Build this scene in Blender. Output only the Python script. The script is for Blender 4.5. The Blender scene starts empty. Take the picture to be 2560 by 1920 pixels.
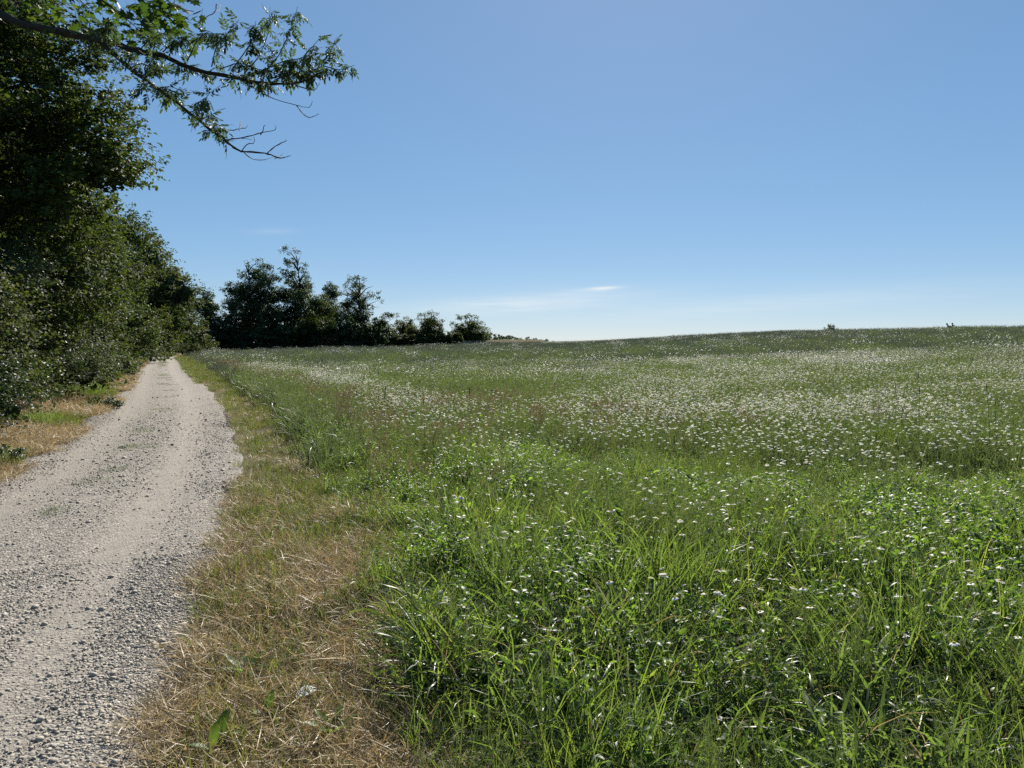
import bpy, math, random
import numpy as np
from mathutils import Vector

# ------------------------------------------------------------------ camera, sky, sun, exposure
S = bpy.context.scene
COL = S.collection
F = 1923.0                      # focal length in photo pixels (2560 wide)
PITCH = math.radians(3.13)
EYE = 1.6
cam_d = bpy.data.cameras.new('camera')
cam_d.sensor_width = 36.0
cam_d.lens = 36.0 * F / 2560.0
cam_d.clip_start = 0.05
cam_d.clip_end = 6000
cam = bpy.data.objects.new('camera', cam_d)
cam.location = (0, 0, EYE)
cam.rotation_euler = (math.pi / 2 - PITCH, 0, 0)
COL.objects.link(cam)
S.camera = cam

SUN_AZ, SUN_EL = math.radians(9.0), math.radians(37.0)
W = bpy.data.worlds.new('World')
S.world = W
W.use_nodes = True
wn, wl = W.node_tree.nodes, W.node_tree.links
wn.clear()
sky = wn.new('ShaderNodeTexSky')
sky.sky_type = 'NISHITA'
sky.sun_disc = False
sky.sun_elevation = SUN_EL
sky.sun_rotation = SUN_AZ
sky.altitude = 2000
sky.air_density = 0.9
sky.dust_density = 0.5
sky.ozone_density = 8.0
bg = wn.new('ShaderNodeBackground')
bg.inputs['Strength'].default_value = 0.145
wo = wn.new('ShaderNodeOutputWorld')
gm = wn.new('ShaderNodeGamma')          # flattens the step from horizon to zenith, as the phone's picture does
gm.inputs[1].default_value = 0.45
hs = wn.new('ShaderNodeHueSaturation')
hs.inputs['Saturation'].default_value = 1.42
wl.new(sky.outputs[0], gm.inputs[0]); wl.new(gm.outputs[0], hs.inputs['Color']); tcw = wn.new('ShaderNodeTexCoord')
sxyz = wn.new('ShaderNodeSeparateXYZ'); wl.new(tcw.outputs['Generated'], sxyz.inputs[0])
def _m(op, a, b=None):
    q = wn.new('ShaderNodeMath'); q.operation = op
    for i, v_ in enumerate((a, b)):
        if v_ is None: continue
        if isinstance(v_, (int, float)): q.inputs[i].default_value = v_
        else: wl.new(v_, q.inputs[i])
    return q.outputs[0]
_az = _m('ARCTAN2', sxyz.outputs[0], sxyz.outputs[1]); _el = _m('ARCSINE', sxyz.outputs[2])
cv = wn.new('ShaderNodeCombineXYZ'); wl.new(_m('MULTIPLY', _az, 14.0), cv.inputs[0]); wl.new(_m('MULTIPLY', _el, 190.0), cv.inputs[1])
cn = wn.new('ShaderNodeTexNoise'); cn.inputs['Scale'].default_value = 1.0; cn.inputs['Detail'].default_value = 5; wl.new(cv.outputs[0], cn.inputs['Vector'])
_tot = None
for a0, e0, wa, we, k in ((.118, .069, .020, .0022, .5), (.10, .0665, .035, .003, .22), (.02, .050, .13, .011, .38), (-.30, .135, .03, .004, .10), (-.20, .063, .03, .003, .12), (.30, .045, .22, .012, .16)):
    d1 = _m('DIVIDE', _m('SUBTRACT', _az, a0), wa); d2 = _m('DIVIDE', _m('SUBTRACT', _m('SUBTRACT', _el, e0), _m('MULTIPLY', _m('SUBTRACT', _az, a0), .06)), we)
    w_ = _m('MULTIPLY', _m('EXPONENT', _m('MULTIPLY', _m('ADD', _m('MULTIPLY', d1, d1), _m('MULTIPLY', d2, d2)), -1.0)), k)
    _tot = w_ if _tot is None else _m('ADD', _tot, w_)
cm = wn.new('ShaderNodeMix'); cm.data_type = 'RGBA'
wl.new(_m('MULTIPLY', _tot, _m('MULTIPLY', cn.outputs[0], 1.6)), cm.inputs[0]); wl.new(hs.outputs[0], cm.inputs[6]); cm.inputs[7].default_value = (3.5, 3.45, 3.3, 1)
wl.new(cm.outputs[2], bg.inputs['Color'])
wl.new(bg.outputs[0], wo.inputs['Surface'])

sun_d = bpy.data.lights.new('sun', 'SUN')
sun_d.energy = 5.0
sun_d.angle = math.radians(0.53)
sun_d.color = (1.0, 0.945, 0.845)
sun = bpy.data.objects.new('sun', sun_d)
sd = Vector((math.sin(SUN_AZ) * math.cos(SUN_EL), math.cos(SUN_AZ) * math.cos(SUN_EL), math.sin(SUN_EL)))
sun.rotation_euler = sd.to_track_quat('Z', 'Y').to_euler()
sun.location = sd * 60
COL.objects.link(sun)

S.view_settings.view_transform = 'Standard'
S.view_settings.look = 'None'
S.view_settings.exposure = 1.0
S.view_settings.gamma = 1.0
S.view_settings.use_curve_mapping = False
S.cycles.max_bounces = 7
S.cycles.diffuse_bounces = 3
S.cycles.glossy_bounces = 2
S.cycles.transmission_bounces = 4
S.cycles.transparent_max_bounces = 8
S.cycles.sample_clamp_indirect = 4.0
S.cycles.use_denoising = False
S.cycles.denoiser = 'OPENIMAGEDENOISE'
S.cycles.denoising_input_passes = 'RGB_ALBEDO_NORMAL'
S.cycles.denoising_prefilter = 'ACCURATE'

# ------------------------------------------------------------------ small helpers
def R(seed):
    return np.random.default_rng(seed)


def at(px, py, depth):
    """photo pixel + distance along the view axis -> point in the place"""
    X = (px - 1280.0) / F * depth
    U = (960.0 - py) / F * depth
    c, s = math.cos(PITCH), math.sin(PITCH)
    return np.array([X, depth * c + U * s, EYE - depth * s + U * c])


def tag(o, label=None, cat=None, group=None, kind=None):
    if label: o['label'] = label
    if cat: o['category'] = cat
    if group: o['group'] = group
    if kind: o['kind'] = kind
    return o


def empty(name, loc=(0, 0, 0), rz=0.0):
    o = bpy.data.objects.new(name, None)
    o.location = loc
    o.rotation_euler = (0, 0, rz)
    o.empty_display_size = 0.1
    COL.objects.link(o)
    return o


class MB:
    """collects triangles; builds one mesh"""
    def __init__(self):
        self.V, self.T, self.M, self.A, self.n = [], [], [], [], 0

    def add(self, V, T, mi=0, v=0.5):
        V = np.asarray(V, float).reshape(-1, 3)
        T = np.asarray(T, int).reshape(-1, 3)
        self.V.append(V)
        self.T.append(T + self.n)
        self.M.append(np.full(len(T), mi, int))
        self.A.append(np.broadcast_to(np.asarray(v, float), (len(V),)))
        self.n += len(V)

    def mesh(self, name, mats, smooth=True):
        V = np.concatenate(self.V)
        T = np.concatenate(self.T)
        me = bpy.data.meshes.new(name)
        me.vertices.add(len(V))
        me.vertices.foreach_set('co', V.astype(np.float32).ravel())
        me.loops.add(len(T) * 3)
        me.loops.foreach_set('vertex_index', T.astype(np.int32).ravel())
        me.polygons.add(len(T))
        me.polygons.foreach_set('loop_start', (np.arange(len(T)) * 3).astype(np.int32))
        me.polygons.foreach_set('loop_total', np.full(len(T), 3, np.int32))
        me.polygons.foreach_set('material_index', np.concatenate(self.M).astype(np.int32))
        me.polygons.foreach_set('use_smooth', np.full(len(T), smooth))
        a = me.attributes.new('v', 'FLOAT', 'POINT')
        a.data.foreach_set('value', np.concatenate(self.A).astype(np.float32))
        for m in (mats if isinstance(mats, (list, tuple)) else [mats]):
            me.materials.append(m)
        me.update()
        me.validate()
        return me

    def build(self, name, mats, parent=None, smooth=True, link=True):
        o = bpy.data.objects.new(name, self.mesh(name, mats, smooth))
        if link: COL.objects.link(o)
        if parent: o.parent = parent
        return o


def link_mesh(name, me, parent=None, loc=(0, 0, 0), rot=(0, 0, 0), sc=1.0):
    o = bpy.data.objects.new(name, me)
    COL.objects.link(o)
    o.location = loc
    o.rotation_euler = rot
    o.scale = (sc, sc, sc) if np.isscalar(sc) else sc
    if parent: o.parent = parent
    return o


def vnoise(x, y, seed=0):
    """smooth 2-D value noise in 0..1"""
    x = np.asarray(x, float); y = np.asarray(y, float)
    xi = np.floor(x).astype(np.int64); yi = np.floor(y).astype(np.int64)
    fx = x - xi; fy = y - yi
    fx = fx * fx * (3 - 2 * fx); fy = fy * fy * (3 - 2 * fy)

    def h(a, b):
        n = (a * 374761393 + b * 668265263 + seed * 982451653) & 0x7fffffff
        n = ((n ^ (n >> 13)) * 1274126177) & 0x7fffffff
        n = (n ^ (n >> 16)) & 0xffff
        return n / 65535.0
    a = h(xi, yi); b = h(xi + 1, yi); c = h(xi, yi + 1); d = h(xi + 1, yi + 1)
    return (a * (1 - fx) + b * fx) * (1 - fy) + (c * (1 - fx) + d * fx) * fy


def sstep(a, b, t):
    t = np.clip((np.asarray(t, float) - a) / (b - a), 0, 1)
    return t * t * (3 - 2 * t)


def unit(v):
    v = np.asarray(v, float)
    return v / np.maximum(np.linalg.norm(v, axis=-1, keepdims=True), 1e-9)


def tube(mb, pts, rad, n=6, mi=0, v=0.5, cap=True):
    pts = np.asarray(pts, float); k = len(pts)
    rad = np.broadcast_to(np.asarray(rad, float), (k,))
    d = np.gradient(pts, axis=0); d = unit(d)
    ref = np.where(np.abs(d[:, 2:3]) > 0.9, np.array([[1.0, 0, 0]]), np.array([[0, 0, 1.0]]))
    a = unit(np.cross(d, ref)); b = np.cross(d, a)
    for i in range(1, k):            # keep the frame from flipping
        a[i] = unit(a[i - 1] - d[i] * np.dot(a[i - 1], d[i])); b[i] = np.cross(d[i], a[i])
    th = np.linspace(0, 2 * np.pi, n, endpoint=False)
    V = pts[:, None] + rad[:, None, None] * (a[:, None] * np.cos(th)[None, :, None] + b[:, None] * np.sin(th)[None, :, None])
    T = []
    for i in range(k - 1):
        for j in range(n):
            p, q = i * n + j, i * n + (j + 1) % n
            T += [(p, q, q + n), (p, q + n, p + n)]
    V = V.reshape(-1, 3)
    if cap:
        V = np.vstack([V, pts[-1:]])
        T += [((k - 1) * n + j, (k - 1) * n + (j + 1) % n, k * n) for j in range(n)]
    mb.add(V, T, mi, v)


def spline(pts, n):
    """Catmull-Rom through pts, n samples"""
    P = np.asarray(pts, float)
    P = np.vstack([2 * P[0] - P[1], P, 2 * P[-1] - P[-2]])
    m = len(P) - 3
    out = []
    for t in np.linspace(0, m - 1e-6, n):
        i = int(t); f = t - i
        p0, p1, p2, p3 = P[i:i + 4]
        out.append(0.5 * (2 * p1 + (p2 - p0) * f + (2 * p0 - 5 * p1 + 4 * p2 - p3) * f * f + (3 * p1 - p0 - 3 * p2 + p3) * f ** 3))
    return np.array(out)


# ------------------------------------------------------------------ the lie of the land
# right edge of the track (x, y)
_re = [(0.9, -8), (0.1, -4), (-0.85, 0), (-1.43, 2.8), (-1.78, 4.1), (-2.35, 6.0), (-3.16, 8.5), (-4.02, 11), (-6.62, 17.5),
       (-10.4, 26.2), (-18.3, 43.2), (-25.8, 60), (-31.4, 72)]
_re = np.array(_re, float)
_t = np.gradient(_re, axis=0); _t /= np.linalg.norm(_t, axis=1, keepdims=True)
HALF = 1.29
_cl = np.column_stack([_re[:, 0] - _t[:, 1] * HALF, _re[:, 1] + _t[:, 0] * HALF])
_cl = np.vstack([_cl, [(-35.0, 78.5), (-35.6, 84.5), (-33.2, 90), (-28, 94.5), (-20, 98.5), (-10, 102)]])
CL = spline(_cl, 420)
_ct = np.gradient(CL, axis=0); CT = _ct / np.linalg.norm(_ct, axis=1, keepdims=True)
CS = np.concatenate([[0], np.cumsum(np.linalg.norm(np.diff(CL, axis=0), axis=1))])


def track_s(x, y):
    """signed distance from the centre line of the track, positive on the field side"""
    x = np.atleast_1d(np.asarray(x, float)).ravel(); y = np.atleast_1d(np.asarray(y, float)).ravel()
    out = np.empty(len(x))
    for i in range(0, len(x), 20000):
        dx = x[i:i + 20000, None] - CL[None, :, 0]; dy = y[i:i + 20000, None] - CL[None, :, 1]
        k = np.argmin(dx * dx + dy * dy, axis=1)
        r = np.arange(len(k))
        ddx, ddy = dx[r, k], dy[r, k]
        side = CT[k, 1] * ddx - CT[k, 0] * ddy
        out[i:i + 20000] = np.sign(side) * np.sqrt(ddx ** 2 + ddy ** 2)
    return out


_AZ = np.radians([-180, -40, -27, -20.5, -8.3, -3.9, 3.6, 12.3, 20.5, 29.7, 33.7, 45, 90, 180])
_H = np.array([0, 0, 0.0, 0.15, 0.62, 0.98, 1.62, 2.45, 2.66, 2.42, 2.28, 2.2, 1.0, 0])
_R = np.array([140, 140, 140, 137, 137, 142, 195, 160, 125, 92, 82, 80, 100, 140.0])


def hz(x, y):
    x = np.asarray(x, float); y = np.asarray(y, float)
    r = np.hypot(x, y); az = np.arctan2(x, y)
    H = np.interp(az, _AZ, _H); RR = np.interp(az, _AZ, _R)
    t = r / RR
    tt = np.clip(t, 0, 1)
    s = tt * tt * (3 - 2 * tt)
    z = H * s
    z = z - np.where(t > 1.06, np.clip((t - 1.06), 0, 2.2) ** 1.2 * 5.0, 0)
    return z


def ground_z(x, y):
    x = np.asarray(x, float); y = np.asarray(y, float)
    sh = x.shape
    s = track_s(x, y).reshape(sh)
    z = hz(x, y)
    z = z + 0.11 * sstep(HALF + 0.15, HALF + 1.5, s) + 0.16 * sstep(HALF + 0.3, HALF + 2.0, -s)
    b = (vnoise(x * 0.8, y * 0.8, 3) - 0.5) * 0.10 + (vnoise(x * 2.3, y * 2.3, 4) - 0.5) * 0.05
    return z + b * sstep(HALF + 0.1, HALF + 0.6, np.abs(s))


# ------------------------------------------------------------------ materials
def new_mat(name):
    m = bpy.data.materials.new(name)
    m.use_nodes = True
    m.node_tree.nodes.clear()
    return m, m.node_tree.nodes, m.node_tree.links


def ramp(n, stops):
    r = n.new('ShaderNodeValToRGB')
    e = r.color_ramp.elements
    while len(e) > 1: e.remove(e[-1])
    e[0].position = stops[0][0]; e[0].color = (*stops[0][1], 1)
    for p, c in stops[1:]:
        q = e.new(p); q.color = (*c, 1)
    return r


def math_node(n, l, op, a, b=None, clamp=False):
    m = n.new('ShaderNodeMath'); m.operation = op; m.use_clamp = clamp
    for i, v in enumerate((a, b)):
        if v is None: continue
        if isinstance(v, (int, float)): m.inputs[i].default_value = v
        else: l.new(v, m.inputs[i])
    return m.outputs[0]


def mixc(n, l, fac, a, b, mode='MIX'):
    m = n.new('ShaderNodeMix'); m.data_type = 'RGBA'; m.blend_type = mode
    for i, v in ((0, fac), (6, a), (7, b)):
        if isinstance(v, (int, float)): m.inputs[i].default_value = v
        elif isinstance(v, tuple): m.inputs[i].default_value = (*v, 1)
        else: l.new(v, m.inputs[i])
    return m.outputs[2]


def leaf_mat(name, stops, tint=(2.6, 2.4, 1.2), trans=0.45, rough=0.45, spec=0.4, patch=None, patch_col=None, pfac=0.6):
    """thin leaf: reflects its own colour and lets a yellower light through"""
    m, n, l = new_mat(name)
    at_ = n.new('ShaderNodeAttribute'); at_.attribute_name = 'v'
    oi = n.new('ShaderNodeObjectInfo')
    f = math_node(n, l, 'ADD', math_node(n, l, 'MULTIPLY', at_.outputs['Fac'], 0.65), math_node(n, l, 'MULTIPLY', oi.outputs['Random'], 0.35))
    rp = ramp(n, stops)
    l.new(f, rp.inputs[0])
    c = rp.outputs[0]
    if patch:
        g = n.new('ShaderNodeNewGeometry')
        nz = n.new('ShaderNodeTexNoise'); nz.inputs['Scale'].default_value = patch; nz.inputs['Detail'].default_value = 3
        l.new(g.outputs['Position'], nz.inputs['Vector'])
        pr = ramp(n, [(0.42, (0, 0, 0)), (0.62, (1, 1, 1))])
        l.new(nz.outputs[0], pr.inputs[0])
        c = mixc(n, l, math_node(n, l, 'MULTIPLY', pr.outputs[0], pfac), c, patch_col)
    b = n.new('ShaderNodeBsdfPrincipled')
    l.new(c, b.inputs['Base Color'])
    b.inputs['Roughness'].default_value = rough
    b.inputs['Specular IOR Level'].default_value = spec
    t = n.new('ShaderNodeBsdfTranslucent')
    l.new(mixc(n, l, 1.0, c, tint, 'MULTIPLY'), t.inputs['Color'])
    mx = n.new('ShaderNodeMixShader'); mx.inputs[0].default_value = trans
    l.new(b.outputs[0], mx.inputs[1]); l.new(t.outputs[0], mx.inputs[2])
    o = n.new('ShaderNodeOutputMaterial'); l.new(mx.outputs[0], o.inputs['Surface'])
    return m


def solid_mat(name, stops, rough=0.8, spec=0.3, noise=None, bump=0.0, bscale=30, use_v=True):
    m, n, l = new_mat(name)
    at_ = n.new('ShaderNodeAttribute'); at_.attribute_name = 'v'
    oi = n.new('ShaderNodeObjectInfo')
    f = math_node(n, l, 'ADD', math_node(n, l, 'MULTIPLY', at_.outputs['Fac'], 0.5), math_node(n, l, 'MULTIPLY', oi.outputs['Random'], 0.5))
    tc = n.new('ShaderNodeTexCoord')
    if noise:
        nz = n.new('ShaderNodeTexNoise'); nz.inputs['Scale'].default_value = noise; nz.inputs['Detail'].default_value = 5
        l.new(tc.outputs['Object'], nz.inputs['Vector'])
        f = math_node(n, l, 'ADD', math_node(n, l, 'MULTIPLY', f, 0.6), math_node(n, l, 'MULTIPLY', nz.outputs[0], 0.4))
    rp = ramp(n, stops); l.new(f, rp.inputs[0])
    b = n.new('ShaderNodeBsdfPrincipled')
    l.new(rp.outputs[0], b.inputs['Base Color'])
    b.inputs['Roughness'].default_value = rough
    b.inputs['Specular IOR Level'].default_value = spec
    if bump:
        bz = n.new('ShaderNodeTexNoise'); bz.inputs['Scale'].default_value = bscale; bz.inputs['Detail'].default_value = 6
        l.new(tc.outputs['Object'], bz.inputs['Vector'])
        bp = n.new('ShaderNodeBump'); bp.inputs['Strength'].default_value = bump; bp.inputs['Distance'].default_value = 0.02
        l.new(bz.outputs[0], bp.inputs['Height']); l.new(bp.outputs[0], b.inputs['Normal'])
    o = n.new('ShaderNodeOutputMaterial'); l.new(b.outputs[0], o.inputs['Surface'])
    return m


M = {}
M['grass'] = leaf_mat('grass_blade', [(0.0, (0.03, 0.052, 0.02)), (0.4, (0.05, 0.08, 0.024)), (0.75, (0.078, 0.112, 0.027)), (1.0, (0.13, 0.135, 0.042))],
                      (3.3, 3.15, 1.35), 0.53, 0.4, 0.42, 0.35, (0.04, 0.065, 0.03))
M['verge'] = leaf_mat('verge_grass_blade', [(0.0, (0.035, 0.056, 0.02)), (0.55, (0.06, 0.088, 0.027)), (1.0, (0.13, 0.135, 0.05))], (2.3, 2.2, 1.0), 0.45, 0.5, 0.25, 1.2, (0.12, 0.11, 0.045), 0.3)
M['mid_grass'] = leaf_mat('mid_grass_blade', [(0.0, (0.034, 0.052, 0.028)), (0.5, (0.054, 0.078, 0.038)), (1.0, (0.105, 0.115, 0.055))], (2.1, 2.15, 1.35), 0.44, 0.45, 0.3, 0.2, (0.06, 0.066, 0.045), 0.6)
M['far_grass'] = leaf_mat('hazed_far_grass_blade', [(0.0, (0.038, 0.054, 0.041)), (0.5, (0.058, 0.076, 0.057)), (1.0, (0.096, 0.107, 0.078))],
                          (1.4, 1.4, 1.15), 0.35, 0.55, 0.3, 0.12, (0.07, 0.074, 0.06), 0.6)  # greyer and bluer than near grass: distance haze put into the colour
M['feather'] = leaf_mat('feathery_leaf', [(0.0, (0.04, 0.066, 0.026)), (1.0, (0.09, 0.12, 0.045))], (2.2, 2.1, 1.1), 0.45, 0.6, 0.2)
M['weed'] = leaf_mat('weed_leaf', [(0.0, (0.035, 0.07, 0.022)), (0.6, (0.065, 0.115, 0.028)), (1.0, (0.11, 0.165, 0.035))], (2.8, 2.7, 1.1), 0.52, 0.45, 0.3)
M['straw'] = leaf_mat('dry_straw', [(0.0, (0.1, 0.07, 0.035)), (0.35, (0.28, 0.212, 0.112)), (0.75, (0.5, 0.395, 0.215)), (1.0, (0.68, 0.58, 0.37))], (1.1, 1.0, 0.8), 0.3, 0.5, 0.4)
M['pale_straw'] = leaf_mat('pale_straw', [(0.0, (0.26, 0.23, 0.17)), (1.0, (0.42, 0.39, 0.3))], (.9, .9, .8), 0.3, 0.7, 0.2)
M['rusty'] = leaf_mat('seeding_grass', [(0.0, (0.11, 0.085, 0.05)), (1.0, (0.22, 0.175, 0.1))], (1.3, 1.2, 1.0), 0.35, 0.6, 0.3)
M['petal'] = leaf_mat('white_petal', [(0.0, (0.72, 0.72, 0.66)), (1.0, (0.82, 0.82, 0.78))], (0.9, 0.9, 0.85), 0.35, 0.6, 0.3)
M['disc'] = solid_mat('yellow_disc', [(0.0, (0.5, 0.3, 0.02)), (1.0, (0.6, 0.4, 0.03))], 0.8, 0.2)
M['leaf'] = leaf_mat('hedge_leaf', [(0.0, (0.02, 0.036, 0.013)), (0.4, (0.034, 0.058, 0.016)), (0.8, (0.055, 0.082, 0.02)), (1.0, (0.12, 0.11, 0.03))],
                     (2.3, 2.1, .95), 0.3, 0.6, 0.14)
M['leaf_olive'] = leaf_mat('olive_leaf', [(0.0, (0.03, 0.046, 0.018)), (0.6, (0.055, 0.075, 0.025)), (1.0, (0.12, 0.115, 0.04))], (2.1, 2.0, 1.0), 0.3, 0.6, 0.16)
M['leaf_shiny'] = leaf_mat('glossy_leaf', [(0.0, (0.025, 0.05, 0.02)), (0.7, (0.038, 0.06, 0.026)), (1.0, (0.09, 0.075, 0.04))], (1.9, 1.9, 1.0), 0.22, 0.5, 0.22)
M['leaf_dark'] = leaf_mat('dark_leaf', [(0.0, (0.024, 0.042, 0.022)), (0.6, (0.042, 0.068, 0.03)), (1.0, (0.075, 0.098, 0.04))], (2.2, 2.2, 1.1), 0.26, 0.55, 0.3)
M['inner'] = leaf_mat('inner_leaf', [(0.0, (0.02, 0.034, 0.016)), (1.0, (0.04, 0.058, 0.026))], (1.0, 1.0, 0.8), 0.06, 0.8, 0.1)  # dark, nearly opaque filler for crown interiors, added to stop light
M['leaf_ash'] = leaf_mat('ash_leaf', [(0.0, (0.028, 0.048, 0.024)), (0.6, (0.042, 0.068, 0.031)), (1.0, (0.075, 0.1, 0.045))], (2.0, 2.0, 1.1), 0.36, 0.55, 0.2)
M['leaf_maple'] = leaf_mat('maple_leaf', [(0.0, (0.018, 0.038, 0.012)), (0.6, (0.03, 0.056, 0.014)), (1.0, (0.085, 0.105, 0.02))], (2.8, 2.7, 0.9), 0.4, 0.55, 0.2)
M['bark'] = solid_mat('bark', [(0.0, (0.025, 0.02, 0.015)), (1.0, (0.07, 0.058, 0.045))], 0.95, 0.1, 6, 0.6, 25)
M['twig'] = solid_mat('twig_bark', [(0.0, (0.035, 0.027, 0.02)), (1.0, (0.08, 0.062, 0.045))], 0.85, 0.25)
M['stone'] = solid_mat('pebble', [(0.0, (0.13, 0.117, 0.105)), (0.3, (0.24, 0.215, 0.18)), (0.55, (0.32, 0.283, 0.232)), (0.8, (0.38, 0.345, 0.29)), (1.0, (0.57, 0.53, 0.46))], 0.75, 0.35, 20)
M['clod'] = solid_mat('dark_clod', [(0.0, (0.035, 0.03, 0.025)), (1.0, (0.09, 0.07, 0.05))], 0.95, 0.2, 20, 0.8, 60)


def ground_mat():
    m, n, l = new_mat('soil_and_turf')
    g = n.new('ShaderNodeNewGeometry')
    za = n.new('ShaderNodeAttribute'); za.attribute_name = 'v'     # 0 = field soil under the crop, 1 = dry cut verge
    def noise(sc, det=6):
        z = n.new('ShaderNodeTexNoise'); z.inputs['Scale'].default_value = sc; z.inputs['Detail'].default_value = det
        l.new(g.outputs['Position'], z.inputs['Vector']); return z.outputs[0]
    r1 = ramp(n, [(0.3, (0.03, 0.035, 0.016)), (0.55, (0.05, 0.062, 0.022)), (0.75, (0.075, 0.075, 0.035))])
    l.new(noise(3.0), r1.inputs[0])
    r2 = ramp(n, [(0.3, (0.07, 0.048, 0.025)), (0.5, (0.15, 0.105, 0.052)), (0.72, (0.26, 0.19, 0.095))])
    l.new(noise(14.0), r2.inputs[0])
    c = mixc(n, l, za.outputs['Fac'], r1.outputs[0], r2.outputs[0])
    b = n.new('ShaderNodeBsdfPrincipled'); l.new(c, b.inputs['Base Color']); b.inputs['Roughness'].default_value = 0.95
    b.inputs['Specular IOR Level'].default_value = 0.145
    bp = n.new('ShaderNodeBump'); bp.inputs['Strength'].default_value = 0.9; bp.inputs['Distance'].default_value = 0.05
    l.new(noise(25.0), bp.inputs['Height']); l.new(bp.outputs[0], b.inputs['Normal'])
    o = n.new('ShaderNodeOutputMaterial'); l.new(b.outputs[0], o.inputs['Surface'])
    return m


def track_mat():
    """compacted grit; attribute v carries the position across the track (-1..1)"""
    m, n, l = new_mat('gravel_surface')
    g = n.new('ShaderNodeNewGeometry')
    ua = n.new('ShaderNodeAttribute'); ua.attribute_name = 'v'
    def noise(sc, det=4, dist=0.0):
        z = n.new('ShaderNodeTexNoise'); z.inputs['Scale'].default_value = sc; z.inputs['Detail'].default_value = det
        l.new(g.outputs['Position'], z.inputs['Vector']); return z.outputs[0]
    vo = n.new('ShaderNodeTexVoronoi'); vo.inputs['Scale'].default_value = 55; l.new(g.outputs['Position'], vo.inputs['Vector'])
    sep = n.new('ShaderNodeSeparateColor'); l.new(vo.outputs['Color'], sep.inputs[0])
    grit = ramp(n, [(0.0, (0.11, 0.1, 0.088)), (0.25, (0.19, 0.17, 0.147)), (0.6, (0.265, 0.237, 0.2)), (0.85, (0.31, 0.28, 0.24)), (1.0, (0.44, 0.4, 0.35))])
    l.new(sep.outputs[0], grit.inputs[0])
    fine = ramp(n, [(0.3, (0.2, 0.178, 0.15)), (0.7, (0.275, 0.247, 0.211))])
    l.new(noise(9, 6), fine.inputs[0])
    # wheel ruts: packed fine material at |u| about 0.5, loose grit at the crown and the edges
    w = noise(0.6, 2)
    uw = math_node(n, l, 'ADD', ua.outputs['Fac'], math_node(n, l, 'MULTIPLY', math_node(n, l, 'SUBTRACT', w, 0.5), 0.35))
    d = math_node(n, l, 'ABSOLUTE', math_node(n, l, 'SUBTRACT', math_node(n, l, 'ABSOLUTE', uw), 0.5))
    rut = ramp(n, [(0.04, (.85, .85, .85)), (0.30, (0, 0, 0))]); l.new(d, rut.inputs[0])
    rf = math_node(n, l, 'MULTIPLY', rut.outputs[0], math_node(n, l, 'ADD', noise(2.2, 5), 0.2), True)
    c = mixc(n, l, rf, grit.outputs[0], fine.outputs[0])
    b = n.new('ShaderNodeBsdfPrincipled'); l.new(c, b.inputs['Base Color']); b.inputs['Roughness'].default_value = 0.9
    b.inputs['Specular IOR Level'].default_value = 0.2
    hgt = math_node(n, l, 'ADD', math_node(n, l, 'MULTIPLY', vo.outputs['Distance'], math_node(n, l, 'SUBTRACT', 1.1, rf)), math_node(n, l, 'MULTIPLY', noise(130, 3), 0.5))
    bp = n.new('ShaderNodeBump'); bp.inputs['Strength'].default_value = 0.9; bp.inputs['Distance'].default_value = 0.018; bp.invert = True
    l.new(hgt, bp.inputs['Height']); l.new(bp.outputs[0], b.inputs['Normal'])
    o = n.new('ShaderNodeOutputMaterial'); l.new(b.outputs[0], o.inputs['Surface'])
    return m


# ------------------------------------------------------------------ ground sheet and track
def build_ground():
    rr = np.concatenate([[0.0], np.geomspace(0.35, 60, 130), np.geomspace(63, 4000, 70)])
    az = np.linspace(0, 2 * np.pi, 540, endpoint=False)
    n = len(az)
    X = rr[1:, None] * np.sin(az)[None]; Y = rr[1:, None] * np.cos(az)[None]
    Z = ground_z(X.ravel(), Y.ravel())
    V = np.vstack([[[0, 0, float(ground_z(np.array([0.0]), np.array([0.0]))[0])]], np.column_stack([X.ravel(), Y.ravel(), Z])])
    T = [np.column_stack([np.zeros(n, int), 1 + np.roll(np.arange(n), -1), 1 + np.arange(n)])]
    for i in range(len(rr) - 2):
        a = 1 + i * n + np.arange(n); b = 1 + i * n + np.roll(np.arange(n), -1)
        T.append(np.column_stack([a, b, b + n])); T.append(np.column_stack([a, b + n, a + n]))
    s = track_s(V[:, 0], V[:, 1])
    u, ul = s - HALF, -s - HALF
    verge = np.where(s > 0, 1 - sstep(0.75, 1.35, u), 1 - sstep(0.9, 1.8, ul))
    verge = verge * (1 - .55 * sstep(3.5, 9, np.hypot(V[:, 0], V[:, 1])) * (s > 0))
    mb = MB(); mb.add(V, np.concatenate(T)[:, ::-1], 0, verge)
    o = mb.build('ground', ground_mat())
    tag(o, 'ground of the field and verges sloping up to the crest', 'ground', kind='structure')


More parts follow.
